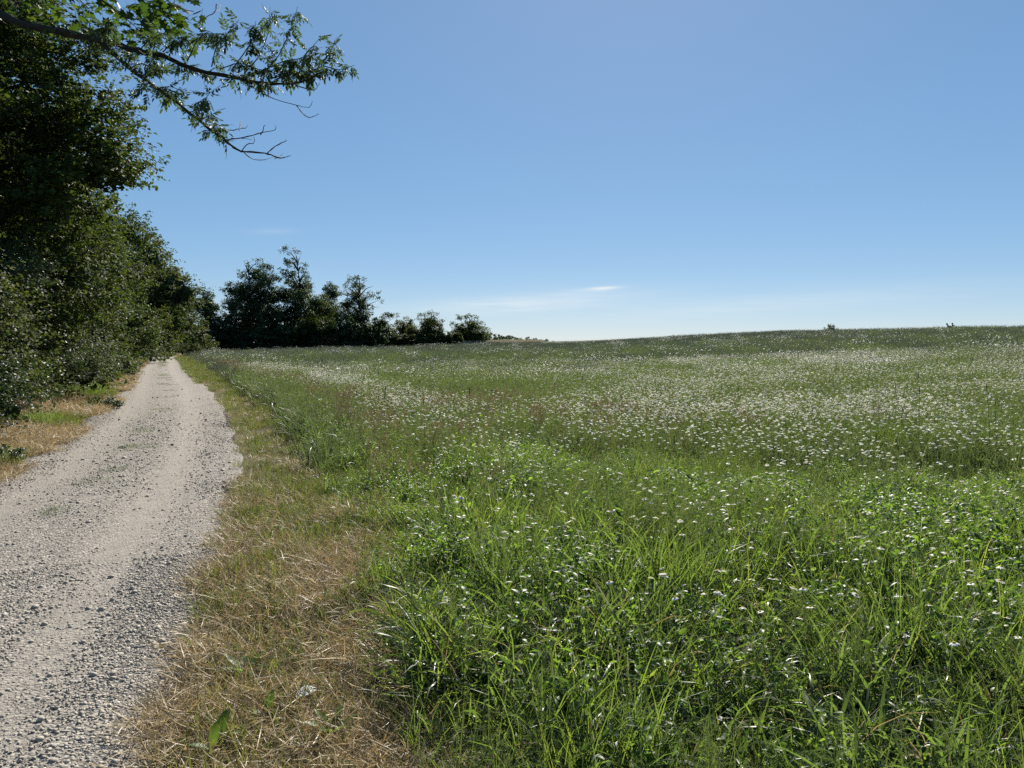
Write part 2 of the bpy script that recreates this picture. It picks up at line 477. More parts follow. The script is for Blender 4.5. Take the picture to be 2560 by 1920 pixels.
def build_track():
    us = np.array([-1.12, -1.0, -0.9, -0.75, -0.6, -0.5, -0.4, -0.25, -0.1, 0, 0.1, 0.25, 0.4, 0.5, 0.6, 0.75, 0.9, 1.0, 1.12])
    prof = 0.035 * (1 - us ** 2) - 0.022 * np.exp(-((np.abs(us) - 0.5) / 0.16) ** 2)
    prof = np.where(np.abs(us) > 1.05, -0.05, prof + 0.012)
    keep = CL[:, 1] > -7
    P = CL[keep]; D = CT[keep]
    N = np.column_stack([D[:, 1], -D[:, 0]])
    wob = 1 + 0.07 * (vnoise(CS[keep] * 0.9, CS[keep] * 0, 9) - 0.5) * 2
    X = P[:, 0:1] + N[:, 0:1] * us[None] * HALF * wob[:, None]; Y = P[:, 1:2] + N[:, 1:2] * us[None] * HALF * wob[:, None]
    Z = hz(X, Y) + prof[None] + (vnoise(X * 1.7, Y * 1.7, 21) - 0.5) * 0.016
    k, m = X.shape
    a = (np.arange(k - 1)[:, None] * m + np.arange(m - 1)[None]).ravel()
    T = np.vstack([np.column_stack([a, a + 1, a + m + 1]), np.column_stack([a, a + m + 1, a + m])])
    mb = MB(); mb.add(np.column_stack([X.ravel(), Y.ravel(), Z.ravel()]), T, 0, np.broadcast_to(us, (k, m)).ravel())
    o = mb.build('gravel_track', track_mat())
    return tag(o, 'pale gravel farm track with two wheel ruts running past the hedge', 'track', kind='structure')


def track_surf(x, y):
    s = track_s(x, y) / HALF
    p = 0.035 * (1 - s ** 2) - 0.022 * np.exp(-((np.abs(s) - 0.5) / 0.16) ** 2) + 0.012
    return hz(x, y) + p + (vnoise(np.asarray(x) * 1.7, np.asarray(y) * 1.7, 21) - 0.5) * 0.016


build_ground()
track = build_track()

# ------------------------------------------------------------------ scatter (for what nobody could count)
def scatter(name, protos, P, rot, sc, idx, label, cat, parent=None):
    pc = bpy.data.collections.new(name + '_sources')
    for i, me in enumerate(protos):
        o = bpy.data.objects.new('%s_%02d' % (name, i), me)
        pc.objects.link(o)
    me = bpy.data.meshes.new(name)
    me.vertices.add(len(P)); me.vertices.foreach_set('co', np.asarray(P, np.float32).ravel())
    for nm, ty, key, arr in (('rot', 'FLOAT_VECTOR', 'vector', rot), ('scl', 'FLOAT', 'value', sc), ('idx', 'INT', 'value', idx)):
        a = me.attributes.new(nm, ty, 'POINT')
        a.data.foreach_set(key, np.asarray(arr, np.int32 if ty == 'INT' else np.float32).ravel())
    o = bpy.data.objects.new(name, me); COL.objects.link(o)
    if parent: o.parent = parent
    ng = bpy.data.node_groups.new(name + '_scatter', 'GeometryNodeTree')
    ng.interface.new_socket('Geometry', in_out='INPUT', socket_type='NodeSocketGeometry')
    ng.interface.new_socket('Geometry', in_out='OUTPUT', socket_type='NodeSocketGeometry')
    N, L = ng.nodes, ng.links
    gi = N.new('NodeGroupInput'); go = N.new('NodeGroupOutput')
    ci = N.new('GeometryNodeCollectionInfo'); ci.inputs['Collection'].default_value = pc
    ci.inputs['Separate Children'].default_value = True; ci.inputs['Reset Children'].default_value = True
    ip = N.new('GeometryNodeInstanceOnPoints'); ip.inputs['Pick Instance'].default_value = True

    def na(nm, ty):
        q = N.new('GeometryNodeInputNamedAttribute'); q.data_type = ty; q.inputs['Name'].default_value = nm
        return [s for s in q.outputs if s.enabled and s.name == 'Attribute'][0]
    e2r = N.new('FunctionNodeEulerToRotation')
    L.new(na('rot', 'FLOAT_VECTOR'), e2r.inputs[0])
    L.new(gi.outputs[0], ip.inputs['Points']); L.new(ci.outputs[0], ip.inputs['Instance'])
    L.new(na('idx', 'INT'), ip.inputs['Instance Index'])
    L.new(e2r.outputs[0], ip.inputs['Rotation']); L.new(na('scl', 'FLOAT'), ip.inputs['Scale'])
    L.new(ip.outputs[0], go.inputs[0])
    md = o.modifiers.new('scatter', 'NODES'); md.node_group = ng
    o['kind'] = 'stuff'
    if not parent: tag(o, label, cat)
    return o


def blades(g, n, rad, ln, wd, tilt, bend, segs=4, base=None, z0=0.0):
    """n curved blades of grass; returns V, T, v"""
    a0 = g.uniform(0, 2 * np.pi, n); r0 = rad * np.sqrt(g.uniform(0, 1, n))
    B = np.column_stack([r0 * np.cos(a0), r0 * np.sin(a0), np.full(n, z0)]) if base is None else base
    az = g.uniform(0, 2 * np.pi, n)
    L = g.uniform(ln[0], ln[1], n); Wd = g.uniform(wd[0], wd[1], n)
    ti = g.uniform(tilt[0], tilt[1], n); be = g.uniform(bend[0], bend[1], n)
    t = np.linspace(0, 1, segs + 1)
    th = ti[:, None] + be[:, None] * t[None] ** 1.6
    h = np.concatenate([np.zeros((n, 1)), np.cumsum(np.sin(th[:, :-1] * .5 + th[:, 1:] * .5), 1)], 1) * (L / segs)[:, None]
    z = np.concatenate([np.zeros((n, 1)), np.cumsum(np.cos(th[:, :-1] * .5 + th[:, 1:] * .5), 1)], 1) * (L / segs)[:, None]
    hd = np.column_stack([np.cos(az), np.sin(az), np.zeros(n)])
    P = B[:, None] + hd[:, None] * h[..., None] + np.array([0, 0, 1.0]) * z[..., None]
    w = Wd[:, None] * np.minimum(1, 0.55 + 1.6 * t)[None] * (1 - t[None] ** 2.2) + 0.0006
    tw = g.uniform(-0.9, 0.9, n)[:, None] + g.uniform(-0.8, 0.8, n)[:, None] * t[None]
    perp = np.column_stack([-np.sin(az), np.cos(az), np.zeros(n)])
    nrm = hd[:, None] * np.cos(th)[..., None] - np.array([0, 0, 1.0]) * np.sin(th)[..., None]
    sd = perp[:, None] * np.cos(tw)[..., None] + nrm * np.sin(tw)[..., None]
    V = np.stack([P - sd * w[..., None] * .5, P + sd * w[..., None] * .5], 2)       # n, segs+1, 2, 3
    k = np.arange(n)[:, None] * (segs + 1) * 2 + np.arange(segs)[None] * 2
    k = k.ravel()
    T = np.vstack([np.column_stack([k, k + 1, k + 3]), np.column_stack([k, k + 3, k + 2])])
    v = np.repeat(np.clip(g.normal(0.45, 0.25, n), 0, 1), (segs + 1) * 2)
    return V.reshape(-1, 3), T, v, P[:, -1]


def threads(mb, g, O, D, n, ln, wd, mi=0, v=0.5):
    """little feather of n hair-thin leaflets at each origin O along direction D"""
    k = len(O)
    o = np.repeat(O, n, 0); d = np.repeat(D, n, 0)
    f = g.uniform(0, 1, (k * n, 1))
    o = o + d * f * ln * 1.2
    dd = unit(d * 0.6 + g.normal(0, 0.6, (k * n, 3)))
    L = g.uniform(0.5, 1.0, (k * n, 1)) * ln
    s = unit(np.cross(dd, g.normal(0, 1, (k * n, 3)))) * wd * .5
    V = np.stack([o - s, o + s, o + dd * L], 1).reshape(-1, 3)
    T = np.arange(k * n * 3).reshape(-1, 3)
    mb.add(V, T, mi, np.repeat(np.clip(g.normal(0.5, 0.25, k * n), 0, 1), 3))


def feather_plant(mb, g, rad, h, n_st, mi=0):
    """branching stems with thread-like leaves; returns stem tips"""
    V, T, v, tips = blades(g, n_st, rad, (h * .7, h), (0.003, 0.004), (0.0, 0.3), (0.0, 0.5), 4)
    mb.add(V, T, mi, v)
    P = V.reshape(n_st, 5, 2, 3).mean(2)
    O, D = [], []
    for i in range(n_st):
        for f in np.linspace(0.12, 0.92, 9):
            q = f * 4; k = int(q); p = P[i, k] * (1 - (q - k)) + P[i, k + 1] * (q - k)
            O.append(p); a = g.uniform(0, 2 * np.pi); D.append([math.cos(a) * .8, math.sin(a) * .8, .5])
    threads(mb, g, np.array(O), unit(np.array(D)), 9, 0.035, 0.0022, mi)
    return P[:, -1], unit(P[:, -1] - P[:, -2])


def oval_leaf(mb, base, dirv, up, L, Wd, mi=0, v=0.5, fold=0.15, droop=0.2, wave=0.0):
    """pointed oval leaf of 10 faces with a folded midrib"""
    base = np.asarray(base, float); d = unit(np.asarray(dirv, float)); u = np.asarray(up, float)
    s = unit(np.cross(d, u)); u = np.cross(s, d)
    t = np.array([0, .2, .45, .7, .9, 1.0]); w = np.array([.05, .62, 1.0, .8, .35, 0]) * Wd * .5
    mid = base + d * (t * L)[:, None] - u * (droop * L * t ** 2)[:, None]
    wv = wave * np.sin(t * 14)
    lf = mid - s * w[:, None] + u * ((fold + wv) * w)[:, None]; rt = mid + s * w[:, None] + u * ((fold - wv) * w)[:, None]
    V = np.stack([lf, mid, rt], 1).reshape(-1, 3); T = []
    for i in range(5):
        a = i * 3
        T += [(a, a + 1, a + 4), (a, a + 4, a + 3), (a + 1, a + 2, a + 5), (a + 1, a + 5, a + 4)]
    mb.add(V, T, mi, v)


def flower_head(mb, c, nrm, r, g, mp=0, md=1, petals=13, droop=0.15):
    """ray petals round a domed disc"""
    nrm = unit(nrm); a = unit(np.cross(nrm, [0.3, 0.9, 0.2])); b = np.cross(nrm, a)
    for k in range(petals):
        if g.uniform() < .06: continue
        th = 2 * np.pi * k / petals + g.normal(0, .06)
        d = a * math.cos(th) + b * math.sin(th); s = np.cross(nrm, d)
        dr = droop + g.normal(0, .08)
        rr = r * g.uniform(.88, 1.05); w = r * .2
        V = [c + d * r * .28 - s * w * .5, c + d * r * .28 + s * w * .5, c + d * rr * .7 + s * w - nrm * dr * r * .4, c + d * rr * .7 - s * w - nrm * dr * r * .4,
             c + d * rr - nrm * dr * r]
        mb.add(V, [(0, 1, 2), (0, 2, 3), (3, 2, 4)], mp, g.uniform())
    if md is not None: disc_dome(mb, c, nrm, r, md)


def disc_dome(mb, c, nrm, r, mi):
    nrm = unit(nrm); a = unit(np.cross(nrm, [0.3, 0.9, 0.2])); b = np.cross(nrm, a)
    th = np.linspace(0, 2 * np.pi, 7, endpoint=False)
    ring = lambda q, h: c + (a[None] * np.cos(th)[:, None] + b[None] * np.sin(th)[:, None]) * q + nrm * h
    V = np.vstack([ring(r * .34, 0), ring(r * .25, r * .2), [c + nrm * r * .3]])
    T = []
    for j in range(7):
        k = (j + 1) % 7
        T += [(j, k, 7 + k), (j, 7 + k, 7 + j), (7 + j, 7 + k, 14)]
    mb.add(V, T, mi, .5)


# ---- source meshes for the meadow
def tuft_broad(seed):
    g = R(seed); mb = MB()
    V, T, v, _ = blades(g, 30, .17, (.16, .42), (.008, .018), (.1, .9), (.3, 2.3), 5); mb.add(V, T, 0, v)
    V, T, v, _ = blades(g, 30, .18, (.1, .3), (.007, .014), (.1, 1.1), (.1, 1.5), 4); mb.add(V, T, 0, v)
    V, T, v, _ = blades(g, 4, .16, (.2, .45), (.003, .007), (.1, .9), (.2, 1.6), 4); mb.add(V, T, 1, v)
    return mb.mesh('broad_grass', [M['grass'], M['straw']])


def tuft_fine(seed):
    g = R(seed); mb = MB()
    V, T, v, _ = blades(g, 60, .16, (.22, .5), (.003, .007), (.0, .5), (.1, 1.5), 4); mb.add(V, T, 0, v)
    return mb.mesh('fine_grass', M['grass'])


def tuft_feather(seed):
    g = R(seed); mb = MB()
    feather_plant(mb, g, .15, .46, 8)
    return mb.mesh('feathery_plant', M['feather'])


def tuft_leafy(seed):
    g = R(seed); mb = MB()
    V, T, v, tips = blades(g, 6, .12, (.22, .46), (.003, .004), (.1, .6), (.1, .6), 4); mb.add(V, T, 0, v)
    P = V.reshape(6, 5, 2, 3).mean(2)
    for i in range(6):
        for q in range(12):
            f = g.uniform(.2, 1) * 3.99; k = int(f); p = P[i, k] * (1 - f + k) + P[i, k + 1] * (f - k)
            a = g.uniform(0, 2 * np.pi)
            oval_leaf(mb, p, [math.cos(a), math.sin(a), g.uniform(-.6, .9)], unit([g.normal(0, .6), g.normal(0, .6), 1]), g.uniform(.028, .06), g.uniform(.011, .024), 0, g.uniform(), .2, .3)
    return mb.mesh('leafy_weed', M['weed'])


def patch_mid(seed, flowers=0):
    """half-metre patch for the middle distance"""
    g = R(seed); mb = MB()
    V, T, v, _ = blades(g, 90, .4, (.2, .52), (.007, .015), (.0, .6), (.1, 1.6), 3); mb.add(V, T, 0, v)
    P = np.column_stack([g.uniform(-.4, .4, (60, 2)), g.uniform(.1, .42, 60)])
    threads(mb, g, P, unit(g.normal(0, 1, (60, 3)) + [0, 0, .8]), 7, .06, .005, 1)
    return mb.mesh('meadow_patch', [M['mid_grass'], M['feather']])


def patch_far(seed):
    g = R(seed); mb = MB()
    V, T, v, _ = blades(g, 170, 1.1, (.25, .62), (.018, .035), (.0, .4), (.1, 1.0), 2); mb.add(V, T, 0, v)
    return mb.mesh('far_meadow_patch', M['far_grass'])


def flowers_mid(seed, n=9, rad=.24, head=.0165):
    g = R(seed); mb = MB()
    V, T, v, tips = blades(g, n, rad, (.4, .62), (.003, .004), (.0, .25), (.0, .4), 3); mb.add(V, T, 0, v)
    for c in tips:
        flower_head(mb, c, unit([g.normal(.08, .25), g.normal(.25, .25), 1]), head * g.uniform(.85, 1.15), g, 1, 2, 9)
    return mb.mesh('flower_spray', [M['feather'], M['petal'], M['disc']])


def flowers_far(seed, n=20, rad=.6, head=.023):
    g = R(seed); mb = MB()
    V, T, v, tips = blades(g, n, rad, (.45, .68), (.008, .012), (.0, .2), (.0, .4), 2); mb.add(V, T, 0, v)
    for c in tips:
        nr = unit([g.normal(0, .3), g.normal(.1, .3), 1]); a = unit(np.cross(nr, [1, .2, 0])); b = np.cross(nr, a)
        th = np.linspace(0, 2 * np.pi, 6, endpoint=False); r = head * g.uniform(.7, 1.25)
        V = np.vstack([[c + nr * r * .35], c + r * (a[None] * np.cos(th)[:, None] + b[None] * np.sin(th)[:, None])])
        mb.add(V, [(0, 1 + j, 1 + (j + 1) % 6) for j in range(6)], 1, g.uniform())
    return mb.mesh('far_flower_spray', [M['far_grass'], M['petal']])


def seed_grass(seed, n=12, rad=.25):
    g = R(seed); mb = MB()
    V, T, v, tips = blades(g, n, rad, (.5, .72), (.002, .003), (.0, .2), (.0, .5), 4); mb.add(V, T, 0, v)
    P = V.reshape(n, 5, 2, 3).mean(2)
    threads(mb, g, P[:, 3], unit(P[:, 4] - P[:, 3]), 22, .06, .004, 0)
    return mb.mesh('seeding_grass', M['rusty'])


def hay(seed):
    """matted cut grass lying on the verge"""
    g = R(seed); mb = MB(); n = 105
    V, T, v, _ = blades(g, n, .2, (.04, .19), (.0015, .0045), (.95, 1.75), (-.8, .9), 3, z0=.0)
    V = V + np.repeat(np.column_stack([np.zeros((n, 2)), g.uniform(.0, .06, n)]), 8, 0)
    mb.add(V, T, 0, v)
    V, T, v, _ = blades(g, 14, .18, (.05, .16), (.002, .004), (.1, .9), (-.3, .8), 3); mb.add(V, T, 0, v)
    return mb.mesh('cut_hay', M['straw'])


def short_grass(seed):
    g = R(seed); mb = MB()
    V, T, v, _ = blades(g, 60, .15, (.05, .17), (.0025, .006), (.0, .8), (.1, 1.2), 3); mb.add(V, T, 0, v)
    V, T, v, _ = blades(g, 16, .15, (.05, .15), (.002, .004), (.2, 1.3), (.0, .8), 3); mb.add(V, T, 1, v)
    return mb.mesh('short_grass', [M['verge'], M['straw']])


def crown_weed(seed):
    g = R(seed); mb = MB()
    V, T, v, _ = blades(g, 34, .2, (.05, .16), (.003, .007), (.1, 1.2), (.1, 1.2), 3); mb.add(V, T, 0, v)
    return mb.mesh('crown_weed', M['feather'])


def wedge(g, n, r0, r1, a0, a1):
    r = np.sqrt(g.uniform(r0 * r0, r1 * r1, n)); a = np.radians(g.uniform(a0, a1, n))
    return r * np.sin(a), r * np.cos(a)


def put(g, x, y, sc=(.8, 1.25), tilt=.08, sink=0.0):
    n = len(x)
    P = np.column_stack([x, y, ground_z(x, y) - sink])
    rot = np.column_stack([g.normal(0, tilt, n), g.normal(0, tilt, n), g.uniform(0, 2 * np.pi, n)])
    return P, rot, g.uniform(sc[0], sc[1], n)


class Bag:
    def __init__(self): self.P, self.R_, self.S, self.I, self.protos = [], [], [], [], []
    def kind(self, meshes): 
        k = len(self.protos); self.protos += meshes; return (k, len(meshes))
    def add(self, g, kind, prs):
        P, rt, s = prs
        self.P.append(P); self.R_.append(rt); self.S.append(s); self.I.append(kind[0] + g.integers(0, kind[1], len(P)))
    def done(self, name, label, cat, parent=None):
        return scatter(name, self.protos, np.concatenate(self.P), np.concatenate(self.R_), np.concatenate(self.S), np.concatenate(self.I), label, cat, parent)


# ------------------------------------------------------------------ meadow
def edge_u(x, y):
    return track_s(x, y) - HALF


def meadow():
    g = R(11); B = Bag()
    kb = B.kind([tuft_broad(i) for i in range(8)]); kf = B.kind([tuft_fine(20 + i) for i in range(6)])
    kt = B.kind([tuft_feather(30 + i) for i in range(6)]); kl = B.kind([tuft_leafy(40 + i) for i in range(5)])
    km = B.kind([patch_mid(50 + i) for i in range(8)]); kfar = B.kind([patch_far(60 + i) for i in range(8)])
    EDGE = lambda x, y: 1.05 + .3 * (vnoise(x * .7, y * .7, 5) - .5)
    # near: 1.8 to 11 m
    def near(n, k, r0, r1, noise_seed, lo, hi, sc, mn=.06):
        x, y = wedge(g, n, r0, r1, -60, 52)
        u = edge_u(x, y); nn = vnoise(x * .9, y * .9, noise_seed) * .7 + vnoise(x * 2.2, y * 2.2, noise_seed + 1) * .3
        ok = (u > EDGE(x, y)) & (g.uniform(0, 1, n) < np.clip((nn - lo) / (hi - lo), mn, 1) * (1 - sstep(r1 - 5.5, r1, np.hypot(x, y))))
        x, y = x[ok], y[ok]
        p = put(g, x, y, sc)
        hs = .48 + .62 * sstep(.2, .75, vnoise(x * .9, y * .9, 77) * .65 + vnoise(x * 2.4, y * 2.4, 78) * .35)
        B.add(g, k, (p[0], p[1], p[2] * hs * (.75 + .25 * sstep(.9, 1.8, edge_u(x, y)))))
    near(23000, kb, 1.75, 15.5, 101, .3, .6, (.65, 1.15), .3)
    near(4400, kf, 1.75, 15.5, 103, .35, .75, (.75, 1.15))
    near(11200, kt, 1.75, 15.5, 105, .45, .62, (.75, 1.2))
    near(18000, kl, 1.75, 15.5, 107, .3, .7, (.65, 1.05), .15)
    # middle: 10 to 32 m
    x, y = wedge(g, 16000, 9, 34, -62, 52); u = edge_u(x, y); ok = (u > EDGE(x, y)) & (g.uniform(0, 1, len(x)) < .25 + .75 * sstep(9, 15, np.hypot(x, y)))
    p = put(g, x[ok], y[ok], (.75, 1.2)); B.add(g, km, p)
    x, y = wedge(g, 7000, 10, 30, -62, 52); u = edge_u(x, y); ok = (u > EDGE(x, y)) & (vnoise(x * .5, y * .5, 110) > .45)
    B.add(g, kb, put(g, x[ok], y[ok], (.8, 1.2)))
    # far: to the crest
    x, y = wedge(g, 34000, 26, 215, -50, 56); u = edge_u(x, y)
    r = np.hypot(x, y); RR = np.interp(np.arctan2(x, y), _AZ, _R)
    ok = (u > 1.6) & (r < RR * 1.1)
    B.add(g, kfar, put(g, x[ok], y[ok], (.7, 1.25), .05))
    x, y = wedge(g, 12000, 24, 95, -50, 56); u = edge_u(x, y)
    ok = (u > 1.3) & (g.uniform(0, 1, len(x)) > sstep(26, 95, np.hypot(x, y)))
    B.add(g, km, put(g, x[ok], y[ok], (.9, 1.5), .05))
    B.done('meadow_grass', 'tall green grass and feathery weeds filling the whole field', 'grass')

    # rusty seeding grass
    g = R(12); B = Bag(); ks = B.kind([seed_grass(200 + i) for i in range(5)])
    x, y = wedge(g, 9000, 6, 45, -40, 45); u = edge_u(x, y)
    q = np.exp(-(((x - .6) / 3.0) ** 2 + ((y - 12) / 2.4) ** 2)) + .55 * np.exp(-((u - 1.9) / .7) ** 2)
    ok = (u > 1.2) & (g.uniform(0, 1, len(x)) < q)
    B.add(g, ks, put(g, x[ok], y[ok], (.7, 1.1)))
    B.done('seeding_grass', 'thin rusty brown seeding grass among the white flowers', 'grass')


def flower_density(x, y):
    """how thickly the chamomile flowers, 0..1"""
    u = edge_u(x, y); r = np.hypot(x, y); az = np.degrees(np.arctan2(x, y))
    n1 = vnoise(x * .45, y * .45, 301); n2 = vnoise(x * .16, y * .3, 302); n3 = vnoise(x * 1.5, y * 1.5, 303)
    cl = np.clip((n1 * .6 + n3 * .4 - .38) / .25, 0, 1)
    band_edge = np.exp(-((u - 2.75) / .7) ** 2) * sstep(7, 12, r) * .55
    band_mid = sstep(1, 8, az) * sstep(7, 10.5, r) * (1 - .75 * sstep(13, 34, r)) * .38
    tongue = sstep(-14, -4, az) * sstep(7, 9, r) * (1 - sstep(10, 15, r)) * .3
    far = sstep(16, 30, r) * (np.clip((n2 - .45) / .25, 0, 1) * .33 + .1)
    near = (1 - sstep(6, 9, r)) * (np.clip((vnoise(x * 1.1, y * 1.1, 305) - .55) / .15, 0, 1) * .55 + .03)
    edge_fade = 1 - .9 * sstep(85, 125, r) * (az < -2)
    return np.clip(band_edge + band_mid + tongue + far + near, 0, 1) * (.2 + .8 * cl) * (u > 1.35) * edge_fade


def chamomile():
    """nearest three hundred plants one by one, the rest as one mass"""
    g = R(21)
    x, y = wedge(g, 60000, 2.6, 34, -42, 46)
    d = flower_density(x, y)
    ok = g.uniform(0, 1, len(x)) < d * np.where(np.hypot(x, y) < 8, .55, 1.0)
    x, y = x[ok], y[ok]
    r = np.hypot(x, y); az = np.degrees(np.arctan2(x, y))
    0 and print('plants', [int(((r>a)&(r<a+1)&(np.abs(az)<33)).sum()) for a in range(2,14)])
    inview = (np.abs(az) < 33.5) & (r > 3.0)
    order = np.argsort(np.where(inview, r, 1e9))
    pick = order[:300]; rest = np.setdiff1d(np.arange(len(x)), pick)
    # plant kinds: stems and feathery leaves, with head places
    kinds = []
    for i in range(6):
        gg = R(400 + i); mb = MB(); n = int(gg.integers(3, 6))
        tips, dirs = feather_plant(mb, gg, .07, .57, n)
        nr = unit(dirs * .5 + [.04, .22, .8] + gg.normal(0, .16, (n, 3)))
        kinds.append((mb.mesh('stems', M['feather']), tips, nr))
    heads = []
    for i in range(4):
        gg = R(420 + i); mb = MB(); flower_head(mb, np.zeros(3), np.array([0, 0, 1.0]), .0175, gg, 0, None, 15, .1 + .12 * i); heads.append(mb.mesh('flower_head', M['petal']))
    mb = MB(); disc_dome(mb, np.zeros(3), np.array([0, 0, 1.0]), .0175, 0); disc = mb.mesh('disc', M['disc'])
    z = ground_z(x, y)
    for c, i in enumerate(pick):
        rz = g.uniform(0, 6.28); e = empty('chamomile_plant', (x[i], y[i], z[i] - .01), 0)
        sc = g.uniform(.88, 1.2)
        tag(e, 'white-petalled chamomile with yellow centre flowering among the nearer meadow grass', 'flower', 'chamomile plants in the near meadow')
        sm, tips, nr = kinds[int(g.integers(0, 6))]
        link_mesh('stem', sm, e, (0, 0, 0), (0, 0, 0), sc)
        for t, nn in zip(tips, nr):
            q = Vector(nn).to_track_quat('Z', 'Y').to_euler()
            h = link_mesh('flower_head', heads[int(g.integers(0, 4))], e, Vector(t * sc), q, g.uniform(.8, 1.2) )
            if r[i] < 7.5: link_mesh('disc', disc, h)
    B = Bag(); km = B.kind([flowers_mid(500 + i) for i in range(8)])
    B.add(g, km, put(g, x[rest], y[rest], (.85, 1.15)))
    kf = B.kind([flowers_far(520 + i) for i in range(8)])
    x, y = wedge(g, 40000, 22, 210, -50, 52)
    RR = np.interp(np.arctan2(x, y), _AZ, _R)
    ok = (g.uniform(0, 1, len(x)) < flower_density(x, y) * .8) & (np.hypot(x, y) < RR * 1.02)
    B.add(g, kf, put(g, x[ok], y[ok], (.8, 1.2)))
    B.done('chamomile_flowers', 'countless white chamomile flowers spread in drifts over the field', 'flowers')


def verges():
    g = R(31); B = Bag()
    kh = B.kind([hay(600 + i) for i in range(8)]); ks = B.kind([short_grass(620 + i) for i in range(8)]); kf = B.kind([tuft_fine(640 + i) for i in range(3)])
    # field side
    x1, y1 = wedge(g, 9000, 1.2, 9, -75, 10); x2, y2 = wedge(g, 26000, 5, 40, -75, 10)
    x, y = np.concatenate([x1, x2]), np.concatenate([y1, y2]); u = edge_u(x, y); r = np.hypot(x, y)
    pn = vnoise(x * .9, y * .9, 33) * .6 + vnoise(x * 2.5, y * 2.5, 34) * .4
    strip = (u > .2 - .22 * vnoise(x * 3, y * 3, 36)) & (u < 1.35)
    # hay: thick near the camera, thinning with distance
    hd = (1 - .8 * sstep(4.6, 10, r)) * np.clip((pn - .25) / .2, .2, 1)
    ok = strip & (g.uniform(0, 1, len(x)) < hd)
    B.add(g, kh, put(g, x[ok], y[ok], (.6, 1.2), .1))
    x1, y1 = wedge(g, 6000, 1.2, 9, -75, 10); x2, y2 = wedge(g, 40000, 6, 45, -75, 10)
    x, y = np.concatenate([x1, x2]), np.concatenate([y1, y2]); u = edge_u(x, y); r = np.hypot(x, y)
    pn = vnoise(x * .9, y * .9, 33) * .6 + vnoise(x * 2.5, y * 2.5, 34) * .4
    strip = (u > .1) & (u < 1.5)
    ok = strip & (g.uniform(0, 1, len(x)) < np.clip(.5 + .8 * sstep(3.4, 6.0, r), 0, 1) * np.clip((.75 - pn) / .3, .2, 1) * np.clip(.5 + u * .6, 0, 1))
    B.add(g, ks, put(g, x[ok], y[ok], (.6, 1.3), .1))
    # far part of the field-side verge and the bank
    s = g.uniform(30, 100, 2600); uu = g.uniform(-.05, 1.9, 2600)
    i = np.clip(np.searchsorted(CS, s + 8), 0, len(CL) - 1)
    x = CL[i, 0] + CT[i, 1] * (uu + HALF); y = CL[i, 1] - CT[i, 0] * (uu + HALF)
    B.add(g, ks, put(g, x, y, (1.0, 2.0), .1))
    # hedge side
    s = g.uniform(0, 95, 9500); uu = g.uniform(-.12, 2.0, 9500)
    i = np.clip(np.searchsorted(CS, s + 8), 0, len(CL) - 1)
    x = CL[i, 0] - CT[i, 1] * (uu + HALF); y = CL[i, 1] + CT[i, 0] * (uu + HALF)
    n = vnoise(x * .7, y * .7, 41)
    ok = n > .36
    B.add(g, kh, put(g, x[ok], y[ok], (.8, 1.5), .1))
    ok = (n < .5) & (uu > .15)
    B.add(g, ks, put(g, x[ok], y[ok], (.9, 1.7), .1))
    ok = (n < .3) & (uu > .5)
    B.add(g, kf, put(g, x[ok], y[ok], (.5, .9), .1))
    B.done('verge_grass', 'matted dry cut hay and short grass along both edges of the track', 'grass')

    # sparse grass on the crown of the track
    g = R(32); B = Bag(); ks = B.kind([crown_weed(660 + i) for i in range(6)])
    s = g.uniform(10, 80, 5000); c = g.normal(0, .17, 5000)
    i = np.clip(np.searchsorted(CS, s + 8), 0, len(CL) - 1)
    x = CL[i, 0] + CT[i, 1] * c; y = CL[i, 1] - CT[i, 0] * c
    n = vnoise(x * 1.3, y * 1.3, 44) * .6 + vnoise(x * 4, y * 4, 45) * .4
    ok = (n > .6 - .08 * sstep(24, 50, s)) & (g.uniform(0, 1, len(x)) < .55)
    P, rt, sc = put(g, x[ok], y[ok], (.14, .38), .15)
    P[:, 2] = track_surf(x[ok], y[ok]) - .004
    B.add(g, ks, (P, rt, sc))
    B.done('track_grass', 'sparse low grass along the crown of the gravel track', 'grass')


# ------------------------------------------------------------------ stones
def stone_mesh(seed):
    g = R(seed)
    th = [(0, 0, 1), (0, 0, -1)]
    V = []
    for lat in (-.6, 0, .6):
        for k in range(6):
            a = k * math.pi / 3 + lat
            V.append((math.cos(lat * 1.2) * math.cos(a), math.cos(lat * 1.2) * math.sin(a), math.sin(lat * 1.2)))
    V = np.array([(0, 0, -1)] + V + [(0, 0, 1)], float)
    V *= g.uniform(.78, 1.15, (len(V), 1))
    V *= np.array([1.0, g.uniform(.6, .95), g.uniform(.4, .65)])
    T = []
    for k in range(6):
        k2 = (k + 1) % 6
        T += [(0, 1 + k2, 1 + k), (19, 13 + k, 13 + k2)]
        for q in (1, 7):
            T += [(q + k, q + k2, q + 6 + k2), (q + k, q + 6 + k2, q + 6 + k)]
    mb = MB(); mb.add(V, T, 0, g.uniform())
    return mb.mesh('stone', M['stone'])


